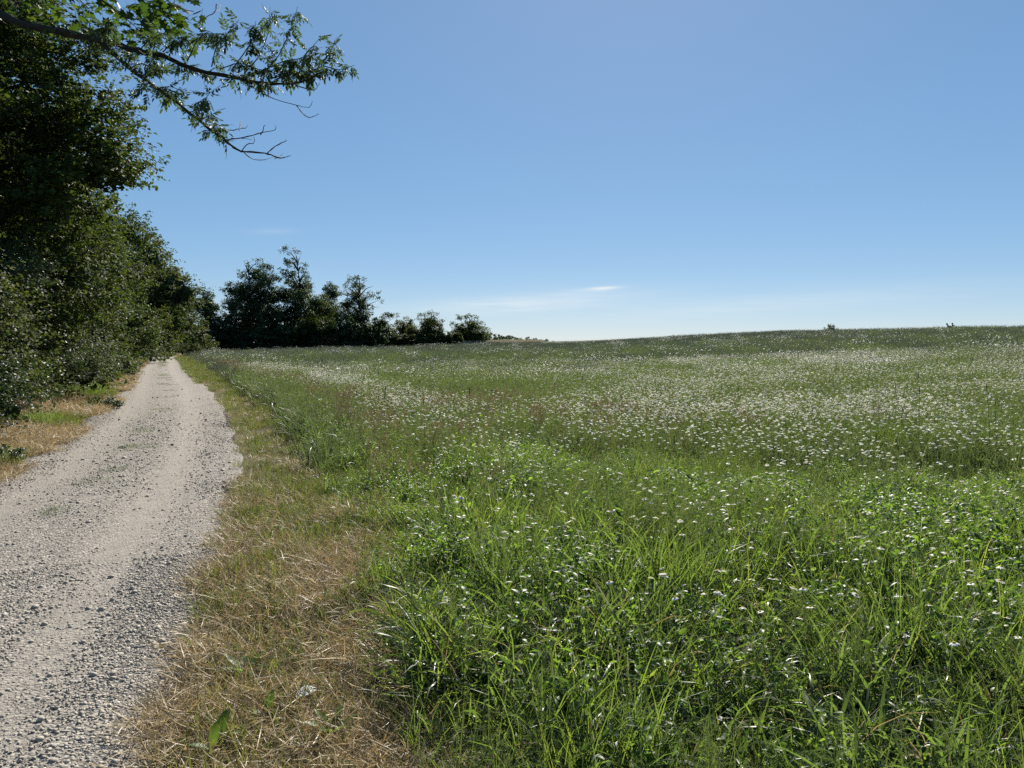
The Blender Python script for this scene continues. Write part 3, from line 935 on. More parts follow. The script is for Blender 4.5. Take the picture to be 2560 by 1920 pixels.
def stones():
    g = R(51)
    protos = [stone_mesh(700 + i) for i in range(14)]
    x1, y1 = wedge(g, 270000, 1.5, 6.2, -85, 5); x2, y2 = wedge(g, 260000, 6.2, 24, -52, -12)
    x, y = np.concatenate([x1, x2]), np.concatenate([y1, y2])
    s = track_s(x, y); a = np.abs(s) / HALF
    r = np.hypot(x, y)
    rutness = np.exp(-((a - .5) / .2) ** 2)
    pn = vnoise(x * 1.3, y * 1.3, 52)
    dens = (.34 + .7 * sstep(.62, .9, a) + .25 * (a < .25)) * (1 - .33 * rutness) * (.5 + .9 * pn) * (1 - sstep(10, 24, np.hypot(x, y)))
    ok = (a < 1.06) & (g.uniform(0, 1, len(x)) < dens)
    x, y = x[ok], y[ok]; n = len(x)
    sz = np.clip(g.lognormal(math.log(.0047), .5, n), .003, .028) * (1 + .5 * sstep(6, 12, np.hypot(x, y)))
    z = track_surf(x, y) + sz * .12
    r = np.hypot(x, y); az = np.degrees(np.arctan2(x, y))
    show = np.where((az > -34) & (r > 2.9), sz / r, 0)
    order = np.argsort(-show); pick, rest = order[:300], order[300:]
    for i in pick:
        link_mesh('stone', protos[int(g.integers(0, 14))], track, (x[i], y[i], z[i]), (g.normal(0, .3), g.normal(0, .3), g.uniform(0, 6.28)), float(sz[i]))
    P = np.column_stack([x, y, z])[rest]
    rot = np.column_stack([g.normal(0, .35, len(rest)), g.normal(0, .35, len(rest)), g.uniform(0, 6.28, len(rest))])
    scatter('gravel', protos, P, rot, sz[rest], g.integers(0, 14, len(rest)), None, None, track)


# ------------------------------------------------------------------ trees
def leaf_quads(mb, g, C, Nn, size, mi=0, aspect=.62, v=None):
    """one folded four-cornered leaf at each C facing Nn"""
    n = len(C)
    a = unit(np.cross(Nn, g.normal(0, 1, (n, 3)))); b = np.cross(Nn, a)
    L = size * g.uniform(.65, 1.25, (n, 1)); w = L * aspect * .5
    base = C - a * L * .5; tip = C + a * L * .5 - Nn * L * .12
    l_ = C - b * w - a * L * .06 + Nn * L * .08; r_ = C + b * w - a * L * .06 + Nn * L * .08
    V = np.stack([base, r_, tip, l_], 1).reshape(-1, 3)
    k = np.arange(n) * 4
    T = np.vstack([np.column_stack([k, k + 1, k + 2]), np.column_stack([k, k + 2, k + 3])])
    vv = np.clip(g.normal(.45, .25, n), 0, 1) if v is None else np.clip(v + g.normal(0, .15, n), 0, 1)
    mb.add(V, T, mi, np.repeat(vv, 4))


def sprays(g, lobes, n, length, per, spread, droop=.0, many=7):
    """leafy twigs on the shells of the lobes (x,y,z,rx,ry,rz); returns leaf centres, normals, twig lines"""
    lobes = np.asarray(lobes, float)
    w = (lobes[:, 3] * lobes[:, 5]); w = w / w.sum()
    nb = max(6, n // many)                                      # boughs, each carrying several sprays
    bl = g.choice(len(lobes), nb, p=w)
    bD = unit(g.normal(0, 1, (nb, 3)) + np.array([0, 0, .12]))
    br = np.clip(1 - np.abs(g.normal(0, .18, nb)), .35, 1.08)
    bi = np.arange(n) % nb
    li = bl[bi]; D = unit(bD[bi] + g.normal(0, .22, (n, 3))); rr = br[bi] * g.uniform(.82, 1.03, n)
    O = lobes[li, :3] + D * lobes[li, 3:6] * rr[:, None]
    tw = unit(bD[bi] + np.array([0, 0, .2 - droop]) + g.normal(0, .4, (n, 3)))
    Ls = length * g.uniform(.5, 1.3, n)
    f = g.uniform(0, 1, (n, per))
    C = O[:, None] + tw[:, None] * (f * Ls[:, None])[..., None] + g.normal(0, spread, (n, per, 3)) * np.array([1, 1, .6]) * (1.1 - .6 * f)[..., None]
    Nn = unit(np.array([0, 0, .8]) + D[:, None] * .45 + g.normal(0, .2, (n, 1, 3)) + g.normal(0, .42, (n, per, 3)))
    vs = np.repeat(np.clip(g.normal(.45, .13, nb)[bi] + g.normal(0, .1, n), 0, 1), per)
    return C.reshape(-1, 3), Nn.reshape(-1, 3), (O, O + tw * Ls[:, None], lobes[li, :3]), vs


def grow(name, base, lobes, trunk_r, leaf, n_sprays, per, length, spread, mat, seed, label, cat='tree', group=None, droop=.0,
         twigs=0.0, top=None, aspect=.7, lean=(0, 0), single=0, core=60, core_leaf=.45, many=7, core_min=0.0):
    """a tree or shrub: trunk, limbs and a crown of leafy twigs. base is the foot, lobes are given relative to it"""
    g = R(seed)
    e = empty(name, base); tag(e, label, cat, group)
    lobes = np.asarray(lobes, float)
    zt = top if top else lobes[:, 2].max()
    C, Nn, (O, E, LC), vs = sprays(g, lobes, n_sprays, length, per, spread, droop, many)
    keep = C[:, 2] > .05
    C, Nn, vs = C[keep], Nn[keep], vs[keep]
    mb = MB()
    k = np.linspace(0, 1, 8)
    ax = np.column_stack([lean[0] * k ** 2, lean[1] * k ** 2, k * zt]) + np.column_stack([g.normal(0, .02 * zt, (8, 2)) * k[:, None], np.zeros(8)])
    ax[0, 2] = -.15
    tube(mb, ax, trunk_r * (1 - .82 * k) * np.where(k < .05, 1.35, 1), 9)
    mb.build('trunk', M['bark'], e)
    for lb in lobes:
        if trunk_r < .04: break
        h = np.clip(lb[2] - .6 * np.hypot(lb[0], lb[1]) - .3, .12 * zt, .95 * zt)
        p0 = np.array([np.interp(h, ax[:, 2], ax[:, 0]), np.interp(h, ax[:, 2], ax[:, 1]), h])
        p1 = lb[:3]
        if np.linalg.norm(p1 - p0) < .5: continue
        mid = (p0 + p1) * .5 + np.array([0, 0, .12 * np.linalg.norm(p1 - p0)]) + g.normal(0, .08, 3)
        m2 = MB(); tube(m2, spline([p0, mid, p1], 7), np.linspace(trunk_r * .4, trunk_r * .06, 7), 6); m2.build('limb', M['bark'], e)
    m3 = MB()
    if single:
        # the leaves that show largest, each on its own
        wc = C + np.asarray(base)
        dd = np.linalg.norm(wc - np.array([0, 0, EYE]), axis=1)
        az = np.abs(np.degrees(np.arctan2(wc[:, 0], wc[:, 1]))); el = np.degrees(np.arctan2(wc[:, 2] - EYE, wc[:, 1]))
        od = np.argsort(np.where((az < 33) & (el < 22), dd, 1e9))[:single]
        lv = []
        for q in range(4):
            ml = MB(); oval_leaf(ml, [-.5, 0, 0], [1, 0, 0], [0, 0, 1], 1.0, aspect * 1.1, 0, .2 + .2 * q, .2, .1); lv.append(ml.mesh('leaf', mat))
        for i in od:
            q = Vector(Nn[i]).to_track_quat('Z', 'Y')
            link_mesh('leaf', lv[int(g.integers(0, 4))], e, Vector(C[i]), q.to_euler(), float(leaf * g.uniform(.8, 1.2)))
        C, Nn, vs = np.delete(C, od, 0), np.delete(Nn, od, 0), np.delete(vs, od)
    leaf_quads(m3, g, C, Nn, leaf, 0, aspect, vs)
    if core:  # oversized dark leaves added inside the lobes to block light
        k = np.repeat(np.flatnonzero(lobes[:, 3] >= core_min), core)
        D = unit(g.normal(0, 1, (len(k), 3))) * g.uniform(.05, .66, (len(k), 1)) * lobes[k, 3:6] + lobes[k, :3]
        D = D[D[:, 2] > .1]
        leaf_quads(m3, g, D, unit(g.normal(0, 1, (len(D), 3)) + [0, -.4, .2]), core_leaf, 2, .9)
    if twigs:
        for a, b, c in zip(O, E, LC):
            if g.uniform() < twigs: 
                tube(m3, [c * .35 + a * .65, a, b], [.012, .008, .003], 3, 1, .5, False)
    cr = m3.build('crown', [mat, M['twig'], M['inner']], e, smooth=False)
    cr['kind'] = 'stuff'
    return e


def round_lobes(g, h, r, z0, n, ratio=1.0, core=True):
    """lobes filling an upright egg of height h, radius r from z0 upwards"""
    out = []
    for i in range(n):
        f = (i + .5) / n
        z = z0 + (h - z0) * f
        q = math.sin(math.pi * min(1, (.18 + .82 * f)) ** .9) ** .6 if f < 1 else 0
        a = i * 2.399 + g.normal(0, .3)
        rad = r * q * g.uniform(.5, .72)
        lr = r * g.uniform(.42, .6) * (1.05 - .4 * f)
        out.append((math.cos(a) * rad, math.sin(a) * rad, z - lr * .6, lr, lr, lr * .85))
    if core: out.append((0, 0, z0 + (h - z0) * .5, r * .55, r * .55, (h - z0) * .4))
    return out


def hedge_row():
    """trees and shrubs along the far side of the track"""
    # (x, y, height, radius, leaf, sprays, label)
    T = [(-13.0, 17.6, 11.0, 4.3, .115, 4700, 'tall broadleaf tree nearest the camera in the row beside the track'),
         (-16.6, 25.6, 9.8, 3.9, .12, 2800, 'second broadleaf tree along the row beside the track'),
         (-20.8, 34.6, 9.2, 4.0, .14, 2300, 'third broadleaf tree along the row beside the track'),
         (-25.6, 44.8, 9.4, 4.2, .17, 1900, 'fourth broadleaf tree along the row beside the track'),
         (-30.4, 56.0, 10.0, 4.9, .2, 1800, 'fifth broadleaf tree along the row, leaning out over the track'),
         (-37.2, 71.5, 11.0, 4.8, .24, 1500, 'sixth broadleaf tree along the row, just before the bend'),
         (-41.0, 84.5, 10.6, 5.0, .27, 1300, 'seventh broadleaf tree of the row, on the outside of the bend'),
         (-43.0, 97.0, 9.6, 5.2, .3, 1100, 'last broadleaf tree of the row, behind the bend of the track')]
    for i, (x, y, h, r, lf, ns, lab) in enumerate(T):
        g = R(800 + i)
        lb = round_lobes(g, h, r, .8, 15 if i < 3 else 12)
        if i == 0:
            lb = [(2.2, .6, 7.6, 1.5, 1.5, 1.2), (1.0, -.6, 9.0, 1.7, 1.7, 1.3), (3.3, .4, 5.4, 1.0, 1.1, .8), (2.6, 1.4, 6.4, 1.1, 1.2, .9), (.6, .6, 6.6, 2.2, 2.2, 1.6), (2.4, .2, 4.6, 1.1, 1.2, .7),
                  (-1, 1, 8.5, 2.3, 2.3, 1.8), (-1.5, -1.5, 6.5, 2, 2, 1.6), (.2, -2.2, 7.4, 1.6, 1.6, 1.2), (1.7, -2.6, 6.2, 1.1, 1.1, .8), (1.2, 2.4, 5, 1.6, 1.6, 1.2), (1.0, .2, 2.6, 1.4, 1.4, 1.3), (2.0, 1.6, 3.2, 1.2, 1.2, 1.2)]
        if i == 4:
            lb += [(6.4, -1, 4.4, 1.3, .8, .7), (7.0, -1, 4.9, 1.0, .8, .7), (6.0, -1, 5.6, 1.2, .9, .8), (5.4, -1.0, 4.4, 1.3, 1.0, .8), (4.6, 0, 5.2, 1.5, 1.3, 1.0), (4.3, -.4, 7.4, 1.5, 1.5, 1.2), (2.8, 0, 8.9, 1.6, 1.6, 1.2)]
        if i == 3: lb += [(3.3, 0, 7.6, 1.3, 1.3, 1.0)]
        if i == 5: lb += [(4.4, 0, 8.7, 1.6, 1.6, 1.3), (2.8, .5, 10, 1.7, 1.7, 1.3), (4.9, 0, 6.9, 1.5, 1.5, 1.2), (4.9, 0, 4.8, 1.6, 1.6, 1.3)]
        if i == 6: lb += [(4.0, 0, 7.6, 1.6, 1.7, 1.3), (2.6, .5, 9, 1.7, 1.7, 1.3), (4.4, 0, 5.6, 1.6, 1.6, 1.3), (4.4, 0, 3.4, 1.6, 1.7, 1.4)]
        grow('broadleaf_tree', (x, y, float(ground_z(np.array([x]), np.array([y]))[0])), lb, .2 if i < 3 else .24, lf, ns, 22 if i < 3 else 20,
             .75 if i < 4 else .9, .11 if i < 3 else .17, M['leaf'] if i % 3 != 1 else M['leaf_olive'], 810 + i, lab, 'tree', 'trees along the track', many=7 if i < 2 else (4 if i == 2 else 3),
             twigs=.25 if i < 2 else 0, single=300 if i == 0 else 0, core_leaf=.2 if i < 2 else .5, core=110 if i < 2 else 60)
    # second row that closes the wall of leaves
    for i, (x, y, h, r) in enumerate([(-19.5, 17.5, 11, 4.6), (-17, 11.5, 11, 4.2), (-23, 27, 10, 4.6), (-28, 38, 9, 4.6), (-34, 50, 8.5, 4.8), (-40, 63, 8.5, 4.8), (-47.5, 78, 9, 5), (-50, 92, 9.5, 5.2)]):
        g = R(850 + i)
        grow('broadleaf_tree', (x, y, .1), round_lobes(g, h, r, .3, 12), .2, .34, 420, 16, 1.0, .25, M['leaf_dark'], 860 + i,
             'broadleaf tree in the second row, hidden behind the trees along the track', 'tree', 'second row of trees')
    # shrubs at the foot
    sp = []
    g = R(870)
    for s in np.arange(9, 92, 2.1):
        i = int(np.clip(np.searchsorted(CS, s + 8), 0, len(CL) - 1))
        off = HALF + 2.05 + g.normal(0, .2)
        sp.append((CL[i, 0] - CT[i, 1] * off, CL[i, 1] + CT[i, 0] * off, s))
    mats = [M['leaf_shiny'], M['leaf'], M['leaf_shiny'], M['leaf_olive']]
    for i, (x, y, s) in enumerate(sp):
        g = R(880 + i)
        h = (2.6 + 1.2 * g.uniform()) * (1.25 if 14 < s < 30 else 1.0) * (.8 if s > 60 else 1)
        r = 1.25 + .3 * g.uniform()
        lf = .075 if s < 24 else (.095 if s < 40 else .17)
        ns = 560 if s < 24 else (380 if s < 40 else 170)
        lb = [(g.normal(0, .5), g.normal(0, .5), h * f, r * (1.0 - .45 * f), r * (1.0 - .45 * f), h * .2) for f in (.12, .3, .48, .66, .85)]
        grow('hedge_shrub', (x, y, float(ground_z(np.array([x]), np.array([y]))[0])), lb, .03, lf, ns, 20, .6, .1, mats[i % 4], 900 + i,
             'dense green shrub at the foot of the trees beside the track', 'shrub', 'shrubs along the track', twigs=.2 if s < 26 else 0, core_leaf=.3, core=50)


def far_trees():
    def spot(px, depth):
        p = at(px, 855, depth); return float(p[0]), float(p[1])
    # each tree: (photo px, distance), leaf material, how dense, label, lobes (px, py, radius in px) turned into metres at its own distance
    L = [(517, 118, 'leaf_dark', 1.0, 'small dark tree standing between the track row and the big dark grove',
          [(515, 742, 14), (530, 733, 10), (508, 768, 18), (530, 775, 20), (515, 805, 25), (528, 835, 26), (512, 840, 24)]),
         (625, 126, 'leaf_dark', 1.2, 'broadest dark tree of the grove with a notched sloping top',
          [(613, 662, 9), (630, 660, 9), (652, 658, 10), (664, 672, 12), (692, 692, 11), (608, 688, 11), (640, 690, 22), (670, 705, 22), (590, 728, 18), (620, 730, 28), (655, 735, 30), (688, 735, 24),
           (577, 762, 20), (610, 770, 34), (650, 775, 36), (572, 805, 26), (610, 815, 36), (650, 820, 36), (690, 790, 30), (590, 835, 26), (680, 835, 28)]),
         (746, 132, 'leaf_dark', 1.1, 'tallest tree of the grove with a narrow feathery top',
          [(724, 632, 8), (745, 637, 10), (760, 645, 7), (735, 655, 11), (757, 667, 12), (740, 685, 15), (764, 690, 11), (728, 705, 12), (752, 718, 21), (777, 704, 9), (733, 740, 24), (770, 745, 24), (750, 775, 34),
           (785, 780, 24), (728, 800, 30), (770, 815, 34), (740, 835, 28)]),
         (797, 127, 'leaf', 1.0, 'bushy green tree at the foot of the tallest tree',
          [(792, 762, 18), (810, 778, 20), (798, 810, 28), (826, 818, 24), (778, 832, 24), (812, 838, 24)]),
         (826, 141, 'leaf_dark', 1.0, 'narrow dark tree with a rounded tip behind the open-crowned tree',
          [(826, 722, 11), (817, 736, 12), (837, 736, 12), (825, 760, 20), (842, 785, 24), (820, 800, 26)]),
         (900, 131, 'leaf_dark', .85, 'open-crowned tree with ragged boughs at the right end of the grove',
          [(874, 699, 7), (893, 695, 8), (912, 701, 8), (860, 716, 8), (885, 716, 11), (906, 718, 11), (930, 715, 7), (855, 735, 8), (878, 740, 13), (905, 742, 13), (936, 735, 9), (946, 751, 7), (868, 762, 15),
           (900, 768, 17), (930, 770, 9), (880, 795, 22), (905, 800, 22), (926, 790, 11), (890, 828, 26), (920, 828, 20)]),
         (960, 129, 'leaf_dark', .8, 'low ragged tree leaning out from the right end of the grove',
          [(975, 788, 7), (986, 794, 6), (962, 801, 8), (950, 812, 11), (940, 830, 15), (965, 832, 13)]),
         (1010, 136, 'leaf_olive', .8, 'low bush with upright fanned branches right of the grove',
          [(1000, 809, 7), (1015, 803, 8), (1030, 813, 7), (990, 820, 8), (1012, 826, 15), (1034, 833, 12), (986, 836, 11)]),
         (1075, 135, 'leaf_olive', .8, 'pale olive small tree with feathery branches behind the low hedge',
          [(1045, 801, 6), (1060, 789, 7), (1078, 786, 7), (1095, 791, 7), (1110, 798, 6), (1050, 816, 9), (1075, 808, 13), (1100, 816, 11), (1065, 833, 16), (1095, 836, 16)]),
         (1178, 143, 'leaf', 1.1, 'rounded green tree standing alone at the end of the hedge',
          [(1165, 788, 7), (1148, 793, 7), (1180, 794, 8), (1135, 809, 8), (1158, 811, 9), (1192, 806, 10), (1205, 816, 10), (1180, 818, 14), (1150, 826, 16), (1216, 829, 8), (1170, 836, 20), (1205, 839, 16), (1222, 840, 8),
           (1190, 842, 16), (1140, 841, 14)])]
    for i, (px, dp, mt, den, lab, pts) in enumerate(L):
        g = R(1000 + i)
        x, y = spot(px, dp); z = float(hz(x, y))
        lb = []
        for (a, b, q) in pts:
            w = at(a, b, dp); r = q / F * dp * 1.0
            for rep_ in range(2 if q > 10 else 1):
                lb.append((w[0] - x + g.normal(0, r * .2), g.normal(0, min(2.2, 1.2 * r + .5)), w[2] - z, r * g.uniform(.9, 1.25) * (.8 if r < .8 else .95), r * 1.1, r * (.55 if r < .8 else .85)))
        area = sum(q * q for _, _, q in pts)
        h = max(t[2] + t[5] for t in lb)
        grow('grove_tree', (x, y, z), lb, .28 if h > 7 else .12, .25, int(380 + area * .17 * den), 16, .7, .27, M[mt], 1020 + i, lab, 'tree', None, top=h * .92, core=int(40 * den), core_leaf=.55, many=2, core_min=1.0)
    # understorey along the grove and the low hedge
    g = R(1050)
    for i, px in enumerate(np.arange(478, 950, 21)):
        x, y = spot(px + g.normal(0, 4), 120 + g.normal(0, 1.5) + (px - 478) * .012)
        h = g.uniform(2.8, 5.0); r = g.uniform(1.3, 1.8)
        lb = [(0, 0, h * f, r * (1 - .4 * f), r * (1 - .4 * f), h * .22) for f in (.2, .5, .8)]
        grow('grove_shrub', (x, y, float(hz(x, y))), lb, .03, .3, 130, 16, .5, .16, M['leaf_dark'], 1060 + i, 'dark shrub filling the shaded foot of the grove', 'shrub', 'shrubs under the grove')
    for i, px in enumerate(np.arange(470, 990, 26)):
        x, y = spot(px + g.normal(0, 4), 137 + g.normal(0, 1.5))
        h = g.uniform(3, 4.5); r = g.uniform(1.6, 2.0)
        lb = [(0, 0, h * f, r * (1 - .3 * f), r * (1 - .3 * f), h * .25) for f in (.1, .4, .75)]
        grow('grove_shrub', (x, y, float(hz(x, y)) - .1), lb, .03, .4, 110, 14, .5, .2, M['leaf_dark'], 1210 + i, 'dark shrub filling the shaded foot of the grove', 'shrub', 'shrubs under the grove', core_leaf=.7)
    for i, px in enumerate(np.arange(952, 1152, 13)):
        x, y = spot(px + g.normal(0, 2), 130)
        h = g.uniform(1.7, 2.3); r = g.uniform(.8, 1.0)
        lb = [(0, 0, h * f, r * (1 - .3 * f), r * (1 - .3 * f), h * .25) for f in (.2, .5, .8)]
        grow('hedge_bush', (x, y, float(hz(x, y))), lb, .03, .22, 120, 16, .4, .12, M['leaf_olive'], 1090 + i, 'low bush in the clipped hedge at the far edge of the field', 'shrub', 'bushes of the low hedge')
    # wood on the horizon
    g = R(1120); mb = MB()
    for px in np.arange(1150, 1385, 2.6):
        d = 420 + g.normal(0, 10)
        top = np.interp(px, [1150, 1215, 1250, 1300, 1340, 1385], [832, 836, 839, 845, 849, 853]) + g.normal(0, 1.6)
        x, y = spot(px, d); zt = EYE + (855 - top) / F * d
        lb = [(x, y, zt - 1.5 - k * 2.2, 2.2, 2.2, 1.6) for k in range(5)]
        C, Nn, _, vs = sprays(g, lb, 60, .8, 8, .4)
        leaf_quads(mb, g, C, Nn, .7, 0, .7, vs)
    o = mb.build('distant_wood', M['leaf_dark'], smooth=False)
    tag(o, 'dark strip of distant wood on the horizon past the lone round tree', 'wood', kind='stuff')
    # dry strip
    g = R(1130); B = Bag()
    def wheat(seed):
        gg = R(seed); mb = MB(); V, T, v, _ = blades(gg, 120, 1.0, (.35, .6), (.02, .04), (0, .3), (0, .6), 2); mb.add(V, T, 0, v); return mb.mesh('dry_grass', M['pale_straw'])
    k = B.kind([wheat(1140 + i) for i in range(4)])
    x, y = wedge(g, 650, 138, 150, -4.3, 2.0)
    B.add(g, k, put(g, x, y, (.8, 1.2)))
    B.done('dry_grass_strip', 'pale strip of dry grass beyond the hedge end at the far edge of the field', 'grass')
    # shrubs on the crest
    for i, (px, dp, h, r, lab) in enumerate([(2078, 116, 1.75, 1.5, 'larger dark bush poking over the crest of the field'), (2118, 116, 1.2, 1.2, 'smaller low bush beside the larger one on the crest of the field')]):
        x, y = spot(px, dp); g = R(1150 + i)
        lb = [(dx * r, g.normal(0, .3), h * f, r * .42, r * .42, h * .24) for dx, f in ((-.5, .3), (.1, .3), (.6, .25), (-.35, .6), (.15, .62), (.5, .45), (-.05, .8))]
        grow('crest_bush', (x, y, float(hz(x, y)) - .1), lb, .03, .12, 240, 14, .3, .1, M['leaf_dark'], 1160 + i, lab, 'shrub', core=12, core_leaf=.2)
    # bush on the corner of the field where the track bends
    x, y = at(468, 880, 72)[:2] + np.array([.2, 0]); g = R(1170)
    lb = [(g.normal(0, .5), g.normal(0, .5), .9 * f, .7, .7, .35) for f in (.3, .5, .7, .9, 1.1)]
    grow('corner_bush', (x, y, float(ground_z(np.array([x]), np.array([y]))[0])), lb, .03, .1, 260, 16, .4, .12, M['leaf_olive'], 1171, 'low yellowish bush on the field corner where the track bends', 'shrub', core=10, core_leaf=.2)


# ------------------------------------------------------------------ boughs that reach in from the left
def bough(mb, pix, depth, r0, r1, n=40, wob=.012, seed=0):
    P = np.array([at(px, py, d) for (px, py), d in zip(pix, np.interp(np.linspace(0, 1, len(pix)), np.linspace(0, 1, len(depth)), depth))])
    Q = spline(P, n)
    g = R(seed)
    Q = Q + np.cumsum(g.normal(0, wob * .25, (n, 3)), 0) * np.sin(np.linspace(0, np.pi, n))[:, None]
    tube(mb, Q, np.linspace(r0, r1, n) * (1 + .12 * g.normal(0, 1, n)), 6)
    return Q


def compound_leaf(seed):
    g = R(seed); mb = MB()
    L = .145
    t = np.linspace(0, 1, 6)
    rc = np.column_stack([t * L, np.zeros(6), -.05 * t ** 2])
    tube(mb, rc, np.linspace(.0016, .0008, 6), 3, 1, .5, False)
    for k, f in enumerate((.3, .5, .68, .84)):
        p = np.array([f * L, 0, -.05 * f * f])
        for s in (-1, 1):
            oval_leaf(mb, p, [.55 + g.normal(0, .12), s * .8, g.normal(-.25, .2)], [0, 0, 1], g.uniform(.05, .068), g.uniform(.02, .027), 0, .25 + .5 * g.uniform(), .25, .25)
    oval_leaf(mb, rc[-1], [1, g.normal(0, .1), -.3], [0, 0, 1], .07, .024, 0, .5, .25, .25)
    return mb.mesh('leaf', [M['leaf_ash'], M['twig']])


def maple_leaf(seed):
    g = R(seed); mb = MB()
    ang = np.radians([0, 22, 42, 62, 88, 112, 138, 165]); rad = np.array([1.0, .55, .92, .5, .75, .4, .5, .25])
    out = []
    for s in (1, -1):
        for a, q in zip(ang if s == 1 else ang[:0:-1], rad if s == 1 else rad[:0:-1]):
            out.append((math.cos(a) * q * .62, s * math.sin(a) * q * .62, -.06 * q + g.normal(0, .02)))
    V = np.vstack([[(0, 0, .03)], out]); n = len(out)
    mb.add(V, [(0, 1 + j, 1 + (j + 1) % n) for j in range(n)], 0, .2 + .6 * g.uniform())
    tube(mb, [(-.15, 0, 0), (-.45, 0, .05), (-.7, 0, .02)], [.012, .01, .012], 3, 1, .5, False)
    return mb.mesh('leaf', [M['leaf_maple'], M['twig']])


def ash_tree():
    e = empty('ash_tree', (-8.6, 5.4, float(ground_z(np.array([-8.6]), np.array([5.4]))[0])))
    tag(e, 'ash tree whose long bough with feathery leaves and bare twigs hangs across the sky', 'tree')
    base = np.array(e.location)
    def part(mb, name, mat=M['bark']):
        o = mb.build(name, mat, e); o.location = -base; return o
    mb = MB()
    P = spline([base + [0, 0, -.2], base + [.1, .1, 2.2], base + [-.1, .3, 4.5], base + [.2, .2, 7.5]], 10)
    tube(mb, P, np.linspace(.22, .09, 10), 10); part(mb, 'trunk')
    c = lambda *p: [(a / 2.458, b / 2.458) for a, b in p]
    # main bough
    mb = MB()
    start = P[5]
    main = bough(mb, c((-700, -60), (-300, 0), (0, 90), (150, 155), (400, 205), (600, 235), (730, 262), (870, 295), (1000, 322), (1200, 395), (1420, 437), (1550, 468), (1720, 492), (1880, 480), (2010, 420)), [8.4, 7.2, 6.9, 6.8, 6.6], .048, .004, 70, .02, 1)
    tube(mb, spline([start, start * .5 + main[0] * .5 + [0, 0, .25], main[0]], 8), np.linspace(.08, .05, 8), 6)
    part(mb, 'bough')
    mb = MB()
    low = bough(mb, c((600, 248), (700, 330), (800, 420), (880, 490), (1050, 612), (1230, 745), (1380, 860), (1480, 935), (1640, 950), (1730, 975), (1785, 955)), [6.85, 6.7, 6.4, 6.2], .024, .0022, 60, .02, 2)
    part(mb, 'bough')
    # bare and leafy twigs
    tw = [c((1420, 450), (1520, 520), (1640, 582), (1720, 612), (1820, 640), (1900, 660), (1920, 620)), c((1820, 645), (1860, 690), (1910, 718), (1960, 700)), c((1400, 858), (1500, 845), (1600, 828), (1690, 808), (1695, 770)),
          c((1330, 800), (1420, 805), (1500, 795), (1525, 770)), c((1470, 800), (1490, 735)), c((1600, 828), (1632, 770)), c((1640, 945), (1700, 890), (1750, 870), (1755, 855)), c((1480, 935), (1520, 885), (1555, 875), (1560, 840)),
          c((1690, 975), (1740, 940)), c((1500, 938), (1560, 985), (1650, 978), (1700, 955)), c((1420, 850), (1480, 860), (1550, 860)), c((1500, 470), (1570, 520)), c((1600, 480), (1660, 530), (1715, 520)), c((1620, 500), (1660, 560), (1640, 580)),
          c((1760, 490), (1850, 530), (1940, 545), (1965, 510)), c((1165, 690), (1200, 680), (1240, 660), (1275, 600), (1290, 570)), c((1330, 25), (1320, 70), (1260, 100), (1205, 135)), c((1355, 30), (1320, 70)),
          c((490, 0), (530, 50), (545, 110))]
    up = [c((1420, 437), (1500, 330), (1560, 220), (1570, 130)), c((1300, 410), (1330, 300), (1400, 200), (1470, 120)), c((1500, 455), (1600, 330), (1650, 180), (1660, 40)), c((1600, 475), (1720, 330), (1790, 180), (1830, 40)),
          c((1700, 490), (1820, 400), (1900, 300), (1960, 240)), c((1750, 490), (1900, 430), (2010, 340), (2060, 250)), c((1860, 480), (1980, 410), (2080, 430), (2180, 400)), c((1150, 375), (1220, 240), (1300, 210), (1380, 215)),
          c((1350, 425), (1480, 390), (1620, 420), (1760, 440)), c((1550, 465), (1700, 400), (1840, 370), (1960, 330)), c((1000, 320), (1080, 250), (1180, 220)), c((870, 295), (930, 240), (990, 210)), c((600, 235), (640, 170), (700, 150)), c((1650, 485), (1800, 455), (1950, 470))]
    side = [c((700, 260), (720, 300), (790, 330), (840, 330)), c((800, 420), (870, 380), (950, 410)), c((880, 490), (960, 430), (1060, 450)), c((960, 550), (1050, 530), (1150, 580)), c((900, 500), (900, 560)), c((1230, 745), (1290, 720)), c((1300, 790), (1340, 760)), c((850, 310), (930, 370), (990, 400)), c((1020, 590), (1080, 600))]
    g = R(5)
    leafy = []
    for k, t in enumerate(tw + up + side):
        mb = MB()
        d0 = 6.7 if k >= len(tw) else 6.5
        q = bough(mb, t, [d0, d0 + g.normal(0, .35)], .0058 if k >= len(tw) else .005, .0016, 14, .012, 50 + k)
        part(mb, 'twig', M['twig'])
        if k >= len(tw): leafy.append((q, 11 if k < len(tw) + len(up) else 5))
        if k == 15: leafy.append((q[5:], 9))
    leafy += [(main[24:42], 12), (main[42:60], 28), (main[14:26], 10), (low[8:30], 9), (low[33:40], 4)]
    lv = [compound_leaf(1200 + i) for i in range(6)]
    leaves = []
    for q, cnt in leafy:
        cnt = int(cnt * 2.6)
        for j in range(cnt):
            f = g.uniform(.25, 1.0) if len(q) == 14 else g.uniform(0, 1)
            p = q[int(f * (len(q) - 1))]
            leaves.append((p - base, (g.normal(0, .5), g.normal(.1, .55), g.uniform(0, 6.28)), float(g.uniform(.5, .85)), int(g.integers(0, 6))))
    g.shuffle(leaves)
    for p, rt, sc, k in leaves[:300]: link_mesh('leaf', lv[k], e, Vector(p), rt, sc)
    lp = leaves[300:]
    if lp: scatter('foliage', lv, np.array([q[0] for q in lp]), np.array([q[1] for q in lp]), np.array([q[2] for q in lp]), np.array([q[3] for q in lp]), None, None, e)


